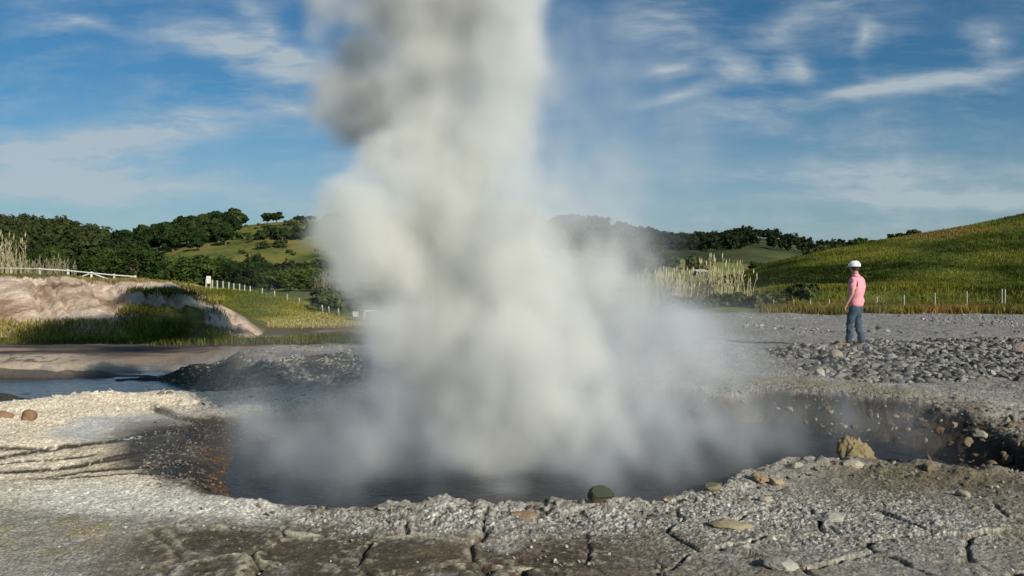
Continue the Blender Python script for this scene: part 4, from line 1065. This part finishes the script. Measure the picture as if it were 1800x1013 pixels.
    # hair at the nape, hard hat with brim and ridge
    Vh, Qh = shaped(lambda t, h: ((.083 - .006 * h) * cos(t), .022 + (.100 - .012 * h) * sin(t), (1.63 - .085 * h) if sin(t) < .15 else 1.63 - .02 * h), 24, 5)
    m = MB(); m.add(Vh, None, Qh); m.build('hair', M_HAIR, root, True)
    hat = None
    Vd, Qd = shaped(lambda t, h: (.100 * math.sqrt(max(0, 1 - h ** 2.3)) * cos(t) + 1e-5 * cos(t), .024 + .122 * math.sqrt(max(0, 1 - h ** 2.3)) * sin(t), 1.632 + .112 * h + .008 * math.exp(-(cos(t) / .22) ** 2) * sm(h, .2, .6) * (1 - sm(h, .93, 1))), 40, 14)
    m = MB(); m.add(Vd, None, Qd); hat = m.build('hard_hat', M_HAT, root, True)
    def brim(t, h):
        k = max(0, sin(t)) ** 2.2
        r1, r2 = .099 + h * (.010 + .0 * k),   .121 + h * (.010 + .055 * k)
        return (r1 * cos(t), .024 + r2 * sin(t), 1.634 - .004 * h - .014 * h * k)
    Vb, Qb = shaped(brim, 40, 4); m = MB(); m.add(Vb, None, Qb)
    V2 = [(x, y, z - .006) for x, y, z in Vb]; m.add(V2, None, [q[::-1] for q in Qb]); m.build('brim', M_HAT, hat, True)
    # head turned a little further left than the body, hat tipped forward
    root.rotation_euler = (0, 0, radians(44))
    return root
build_person()

# ------------------------------------------------------------------ steam
def steam(name, puffs, lo, hi, sp, res, label, dens, wind=(0, 0), hull=.30, seed=1, er=.62, colr=(.932, .932, .900), top_fade=None, mist=0.):
    gx, gy, gz = (np.arange(a, b + sp * .5, sp) for a, b in zip(lo, hi))
    X, Y, Z = np.meshgrid(gx, gy, gz, indexing='ij')
    wx = X + .22 * fbm3(X * 1.1, Y * 1.1, Z * 1.1, 3, seed) + .13 * fbm3(X * 3, Y * 3, Z * 3, 4, seed + 5)
    wy = Y + .22 * fbm3(X * 1.1 + 9, Y * 1.1, Z * 1.1, 3, seed + 1)
    wz = Z + .22 * fbm3(X * 1.1, Y * 1.1 + 9, Z * 1.1, 3, seed + 2) + .13 * fbm3(X * 3, Y * 3 + 5, Z * 3, 4, seed + 6)
    n1 = fbm3(X * 1.4, Y * 1.4, Z * 1.25, 6, seed + 10, .64)
    n2 = fbm3(X * 2.2, Y * 2.2, Z * 1.3, 4, seed + 30, .6)
    D = np.zeros(X.shape)
    for (c, r_, d, soft) in puffs:
        q = np.sqrt(((wx - c[0]) / r_[0]) ** 2 + ((wy - c[1]) / r_[1]) ** 2 + ((wz - c[2]) / r_[2]) ** 2)
        f = 1 - q + er * n1
        D = np.maximum(D, d * sm(f, 0.0, soft)) if d > .5 else D + d * 1.25 * sm(f, -.1, soft + .25) * sm(n2, -.6, .3)
    D *= .2 + 1.6 * np.clip(.5 + 1.1 * fbm3(X * 2.4, Y * 2.4, Z * 1.8, 6, seed + 20, .74), 0, 1)
    if top_fade: D *= top_fade(X, Y, Z)
    if mist:
        sdp = poly_sd(X[:, :, 0], Y[:, :, 0], CRATER)[:, :, None]
        n3 = fbm3(X * 3.0 + .8 * Z, Y * 3.0, Z * 1.0, 5, seed + 40, .66)
        D += mist * np.exp(-np.maximum(Z - POOL_Z, 0) / (.34 + .25 * sm(n3, 0, .5))) * sm(n3 + .18 * fbm3(X * 7, Y * 7, Z * 3, 2, 5), -.12, .5) * sm(-sdp, .0, .5) * (1 - .6 * sm(X, 1.6, 3.2)) * sm(Z, POOL_Z - .1, POOL_Z + .1)
    # stays clear of the box faces
    for A, a, b in ((X, lo[0], hi[0]), (Y, lo[1], hi[1]), (Z, lo[2] - 9, hi[2])):
        D *= sm(np.minimum(A - a, b - A), .05, .45)
    D = np.clip(D, 0, 1)
    # hull: surface of the coarse cells the steam fills
    k = max(1, int(round(hull / sp))); nx, ny, nz = (int(math.ceil(s / k)) for s in D.shape)
    P = np.zeros((nx * k, ny * k, nz * k)); P[:D.shape[0], :D.shape[1], :D.shape[2]] = D
    occ = P.reshape(nx, k, ny, k, nz, k).max((1, 3, 5)) > .012
    occ2 = occ.copy()
    for ax in range(3):
        for s in (1, -1): 
            sh = np.roll(occ, s, ax); occ2 |= sh
    occ = np.pad(occ2, 1)
    vid = {}; V = []; Q = []
    def vert(i, j, l):
        if (i, j, l) not in vid:
            vid[(i, j, l)] = len(V); V.append((lo[0] + ((i - 1) * k - .5) * sp, lo[1] + ((j - 1) * k - .5) * sp, lo[2] + ((l - 1) * k - .5) * sp))
        return vid[(i, j, l)]
    for (dx, dy, dz), quad in (((1, 0, 0), ((1, 0, 0), (1, 1, 0), (1, 1, 1), (1, 0, 1))), ((-1, 0, 0), ((0, 0, 0), (0, 0, 1), (0, 1, 1), (0, 1, 0))),
                               ((0, 1, 0), ((0, 1, 0), (0, 1, 1), (1, 1, 1), (1, 1, 0))), ((0, -1, 0), ((0, 0, 0), (1, 0, 0), (1, 0, 1), (0, 0, 1))),
                               ((0, 0, 1), ((0, 0, 1), (1, 0, 1), (1, 1, 1), (0, 1, 1))), ((0, 0, -1), ((0, 0, 0), (0, 1, 0), (1, 1, 0), (1, 0, 0)))):
        ex = occ & ~np.roll(occ, (-dx, -dy, -dz), (0, 1, 2))
        for i, j, l in np.argwhere(ex): Q.append([vert(i + a, j + b, l + c) for a, b, c in quad])
    nh = len(V)
    keep = D > .004
    for ax in range(3):
        for s in (1, -1): keep |= np.roll(D, s, ax) > .004
    pts = np.stack([X[keep], Y[keep], Z[keep]], -1); val = np.sqrt(D[keep])
    o = mesh_np(name, np.concatenate([np.array(V), pts]), np.array(Q), None, False)
    vg = o.vertex_groups.new(name='density'); q = np.round(val * 96).astype(int)
    for kk in range(97):
        idx = (np.nonzero(q == kk)[0] + nh)
        if len(idx): vg.add(idx.tolist(), kk / 96, 'REPLACE')
    n = NT(name + '_vapour')
    pd = n.n('ShaderNodeTexPointDensity', point_source='OBJECT', object=o, space='OBJECT', radius=sp * 1.1, resolution=res, interpolation='Linear', vertex_color_source='VERTEX_WEIGHT', vertex_attribute_name='density')
    w = n.n('ShaderNodeSeparateColor', {0: pd.outputs['Color']}).outputs[0]
    dn = n.math('MULTIPLY', n.math('MULTIPLY', w, w), dens)
    vol = n.n('ShaderNodeVolumePrincipled', {'Color': n.mix(n.maprange(w, .2, .75), (.86, .895, .935, 1), (*colr, 1)), 'Density': dn, 'Anisotropy': .1})
    n.n('ShaderNodeOutputMaterial', {'Volume': vol.outputs[0]})
    o.data.materials.append(n.m)
    n.m.cycles.volume_step_rate = STEP
    tag(o, label, 'steam', None, 'stuff')
    print('steam', name, 'pts', len(pts), 'hull', len(Q), 'grid', D.shape)
    return o
STEP = .24
def pf(px, py, Y, rx, d=1., soft=.45, ry=None, rz=None):
    p = at(px, py, Y); k = Y / F
    rx = rx * k; rz = rz * k if rz else rx
    return ((p.x, p.y, p.z), (rx, (ry * k if ry else min(rx, rx * .9)), rz), d, soft)
PUFFS = [pf(870, 860, 6.7, 70, .6, .9), pf(760, 790, 6.8, 90, .25, 1.), pf(960, 760, 6.9, 110, .22, 1.), pf(710, 700, 7.2, 95, .28, 1.), pf(1040, 700, 7.6, 100, .2, 1.), pf(860, 790, 6.9, 110, .8, .9), pf(820, 700, 7.1, 170, 1., .8), pf(900, 660, 7.0, 170, 1., .8), pf(790, 590, 7.2, 175, 1., .8), pf(770, 510, 7.3, 160, 1., .8), pf(915, 570, 7.3, 165, .9, .9),
         pf(690, 430, 7.0, 135, 1., .42), pf(632, 415, 6.9, 105, 1., .38), pf(602, 462, 6.9, 62, .9, .38), pf(660, 350, 7.0, 78, .9, .42), pf(730, 325, 7.0, 105, 1., .45), pf(830, 430, 7.0, 170, 1., .8), pf(990, 460, 7.9, 150, .36, 1.), pf(1020, 560, 7.9, 160, .38, 1.), pf(965, 660, 7.6, 125, .34, 1.), pf(940, 350, 7.9, 140, .26, 1.1),
         pf(800, 310, 7.1, 118, 1., .8), pf(795, 250, 7.2, 108, 1., .8), pf(840, 220, 7.3, 122, 1., 1.3), pf(845, 140, 7.4, 140, 1., 1.4), pf(755, 120, 7.5, 132, 1., .8), pf(680, 170, 8.0, 125, .9, .7), pf(612, 190, 8.1, 95, .85, .7), pf(650, 110, 8.0, 100, .9, .8),
         pf(770, 40, 7.5, 165, 1., 1.1), pf(670, 30, 7.5, 140, 1., .7), pf(600, 0, 7.6, 80, .8, .7), pf(865, -10, 7.5, 130, 1., 1.5), pf(880, 60, 7.6, 120, .8, 1.5), pf(760, -60, 7.5, 220, 1., .8), pf(760, -140, 7.5, 220, 1., .8),
         # thin veils
         pf(1010, 330, 8.2, 170, .10, 1., None, 170), pf(1070, 250, 8.6, 230, .065, 1., None, 250), pf(1010, 110, 8.4, 150, .06, 1., None, 220), pf(1110, 470, 8.2, 120, .10, 1.), pf(1110, 570, 8.4, 180, .13, .9, None, 120), pf(1200, 625, 9.0, 180, .13, .9, None, 95), pf(1310, 640, 9.6, 100, .12, .8, None, 85), pf(1230, 570, 9.4, 190, .05, .9, None, 80), pf(1150, 650, 8.6, 160, .12, .9, None, 70),
         pf(620, 740, 7.8, 130, .10, .9, None, 100), pf(520, 785, 7.0, 160, .05, .9, None, 95), pf(600, 790, 6.6, 140, .08, .9, None, 85), pf(690, 800, 6.4, 120, .13, .9, None, 90), pf(650, 670, 8.4, 110, .09, .9), pf(980, 790, 6.9, 150, .17, .9, None, 75), pf(1080, 780, 7.1, 170, .14, .9, None, 75), pf(1180, 770, 7.2, 170, .14, .9, None, 80), pf(1300, 765, 7.4, 160, .10, .9, None, 75), pf(1400, 765, 7.2, 150, .08, .9, None, 70),
         pf(1480, 780, 7.2, 130, .035, .9, None, 60), pf(1600, 790, 7.1, 100, .03, .9, None, 50), pf(760, 830, 6.3, 100, .2, .8, None, 75), pf(640, 560, 7.6, 90, .07, .9), pf(470, 690, 9.6, 140, .035, .9, None, 55), pf(900, 880, 6.2, 60, .3, .9, None, 60)]
steam('steam', PUFFS, (-3.4, 5.0, -.34), (4.3, 11.2, 6.6), .075, 210, 'tall billowing white steam plume rising from the boiling crater pool', 6.2, seed=3, er=.9, mist=.24)

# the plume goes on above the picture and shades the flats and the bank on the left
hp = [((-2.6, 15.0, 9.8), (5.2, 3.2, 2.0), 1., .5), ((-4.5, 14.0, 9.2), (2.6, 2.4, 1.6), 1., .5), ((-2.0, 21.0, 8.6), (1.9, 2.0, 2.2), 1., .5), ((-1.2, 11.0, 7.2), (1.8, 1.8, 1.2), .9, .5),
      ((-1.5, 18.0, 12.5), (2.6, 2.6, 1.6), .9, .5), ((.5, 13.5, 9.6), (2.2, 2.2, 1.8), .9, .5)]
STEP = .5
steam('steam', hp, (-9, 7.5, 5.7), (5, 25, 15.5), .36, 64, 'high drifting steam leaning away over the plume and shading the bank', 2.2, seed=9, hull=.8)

# ------------------------------------------------------------------ light, sky, camera
EL = radians(25); SX, SY = .62, -.785
sun = bpy.data.lights.new('sun', 'SUN'); so = bpy.data.objects.new('sun', sun); COL.objects.link(so)
sun.energy = 4.8; sun.angle = radians(.53); sun.color = (1.0, .92, .79)
d = Vector((SX * cos(EL), SY * cos(EL), sin(EL)))
so.rotation_euler = d.to_track_quat('Z', 'Y').to_euler(); so.location = (30, -30, 30)
W = bpy.data.worlds.new("World"); SC.world = W; W.use_nodes = True
n = NT('w', W)
sky = n.n('ShaderNodeTexSky', sky_type='NISHITA', sun_disc=False, sun_elevation=EL, sun_rotation=math.atan2(SX, SY), altitude=200, air_density=1.0, dust_density=1.2, ozone_density=2.2)
dirv = n.n('ShaderNodeTexCoord').outputs['Generated']
sp_ = n.n('ShaderNodeSeparateXYZ', {0: dirv})
yy = n.math('MAXIMUM', sp_.outputs[1], .05)
a_ = n.math('DIVIDE', sp_.outputs[0], yy); b_ = n.math('DIVIDE', sp_.outputs[2], yy)
ab = n.n('ShaderNodeCombineXYZ', {0: a_, 1: b_}).outputs[0]
wn = n.n('ShaderNodeTexNoise', {'Vector': ab, 'Scale': 5., 'Detail': 3., 'Roughness': .6})
wo = n.n('ShaderNodeVectorMath', {0: wn.outputs['Color'], 1: (-.5, -.5, -.5)}, operation='ADD').outputs[0]
wv = n.n('ShaderNodeVectorMath', {0: wo, 1: (.10, .035, 0), 2: ab}, operation='MULTIPLY_ADD').outputs[0]
CLOUDS = [(440, 88, 190, 38, -14, 1.1), (470, 55, 75, 34, -55, .75), (515, 190, 90, 18, -12, .6), (210, 240, 300, 36, 6, .85), (355, 220, 70, 30, -25, .5), (60, 285, 240, 42, 0, .8), (120, 325, 420, 30, -2, .8),
          (1160, 122, 75, 18, 5, .75), (1290, 122, 80, 24, -16, .75), (1402, 115, 48, 34, -20, .8), (1580, 152, 420, 20, 8, .9), (1180, 172, 110, 16, 14, .5), (1160, 40, 120, 60, 0, .38), (1500, 12, 130, 30, 0, .6), (1390, 45, 110, 40, 30, .35),
          (1540, 70, 24, 46, 0, .5), (1740, 70, 70, 44, 0, .55), (1560, 310, 500, 34, -3, .5), (1640, 348, 420, 20, 0, .55), (150, 40, 160, 14, -18, .35), (560, 150, 200, 18, -10, .3)]
acc = None
for (cx, cy, rx, ry, ro, am) in CLOUDS:
    mp = n.n('ShaderNodeMapping', {'Vector': wv, 'Location': ((cx - CX) / F, (HY - cy) / F, 0), 'Rotation': (0, 0, radians(ro)), 'Scale': (1.25 * rx / F, 1.5 * ry / F, 1)}, vector_type='TEXTURE').outputs[0]
    g = n.n('ShaderNodeTexGradient', {'Vector': mp}, gradient_type='QUADRATIC_SPHERE').outputs['Fac']
    acc = n.math('MULTIPLY', g, am) if acc is None else n.math('MULTIPLY_ADD', g, am, acc)
st = n.n('ShaderNodeMapping', {'Vector': wv, 'Rotation': (0, 0, radians(-9)), 'Scale': (6., 26., 1)}).outputs[0]
f1 = n.noise(st, 1.0, 7, .62)
f2 = n.noise(ab, 7., 5, .6)
cov = n.math('ADD', n.math('MULTIPLY', acc, n.maprange(f1, .30, .66, .25, 1.9)), n.math('MULTIPLY', n.maprange(f1, .42, .74), n.maprange(f2, .36, .66, .05, .60)))
lowm = n.maprange(b_, -.02, .05)
cov = n.math('MINIMUM', n.math('ADD', n.math('MULTIPLY', cov, lowm), n.maprange(b_, .0, .24, .58, .0)), .85)
skyc = n.mix(1., sky.outputs[0], (.43, .87, 1.09, 1), 'MULTIPLY')
cc_ = n.mix(cov, skyc, (6.2, 7.2, 7.8, 1))
bg = n.n('ShaderNodeBackground', {'Color': cc_, 'Strength': .058})
n.n('ShaderNodeOutputWorld', {'Surface': bg.outputs[0]})

cam = bpy.data.cameras.new('camera'); co = bpy.data.objects.new('camera', cam); COL.objects.link(co)
co.location = (0, 0, CH); co.rotation_euler = (pi / 2, 0, 0)
cam.sensor_width = 36; cam.lens = F / 1800 * 36; cam.shift_y = -(506.5 - HY) / 1800; cam.clip_start = .05; cam.clip_end = 6000
SC.camera = co

cy = SC.cycles
cy.max_bounces = 6; cy.diffuse_bounces = 2; cy.glossy_bounces = 2; cy.transmission_bounces = 2; cy.volume_bounces = 4; cy.transparent_max_bounces = 12
cy.volume_max_steps = 512
cy.use_adaptive_sampling = True; cy.adaptive_threshold = .02
cy.use_denoising = True
SC.view_settings.view_transform = 'Standard'; SC.view_settings.look = 'None'; SC.view_settings.exposure = .3; SC.view_settings.gamma = 1
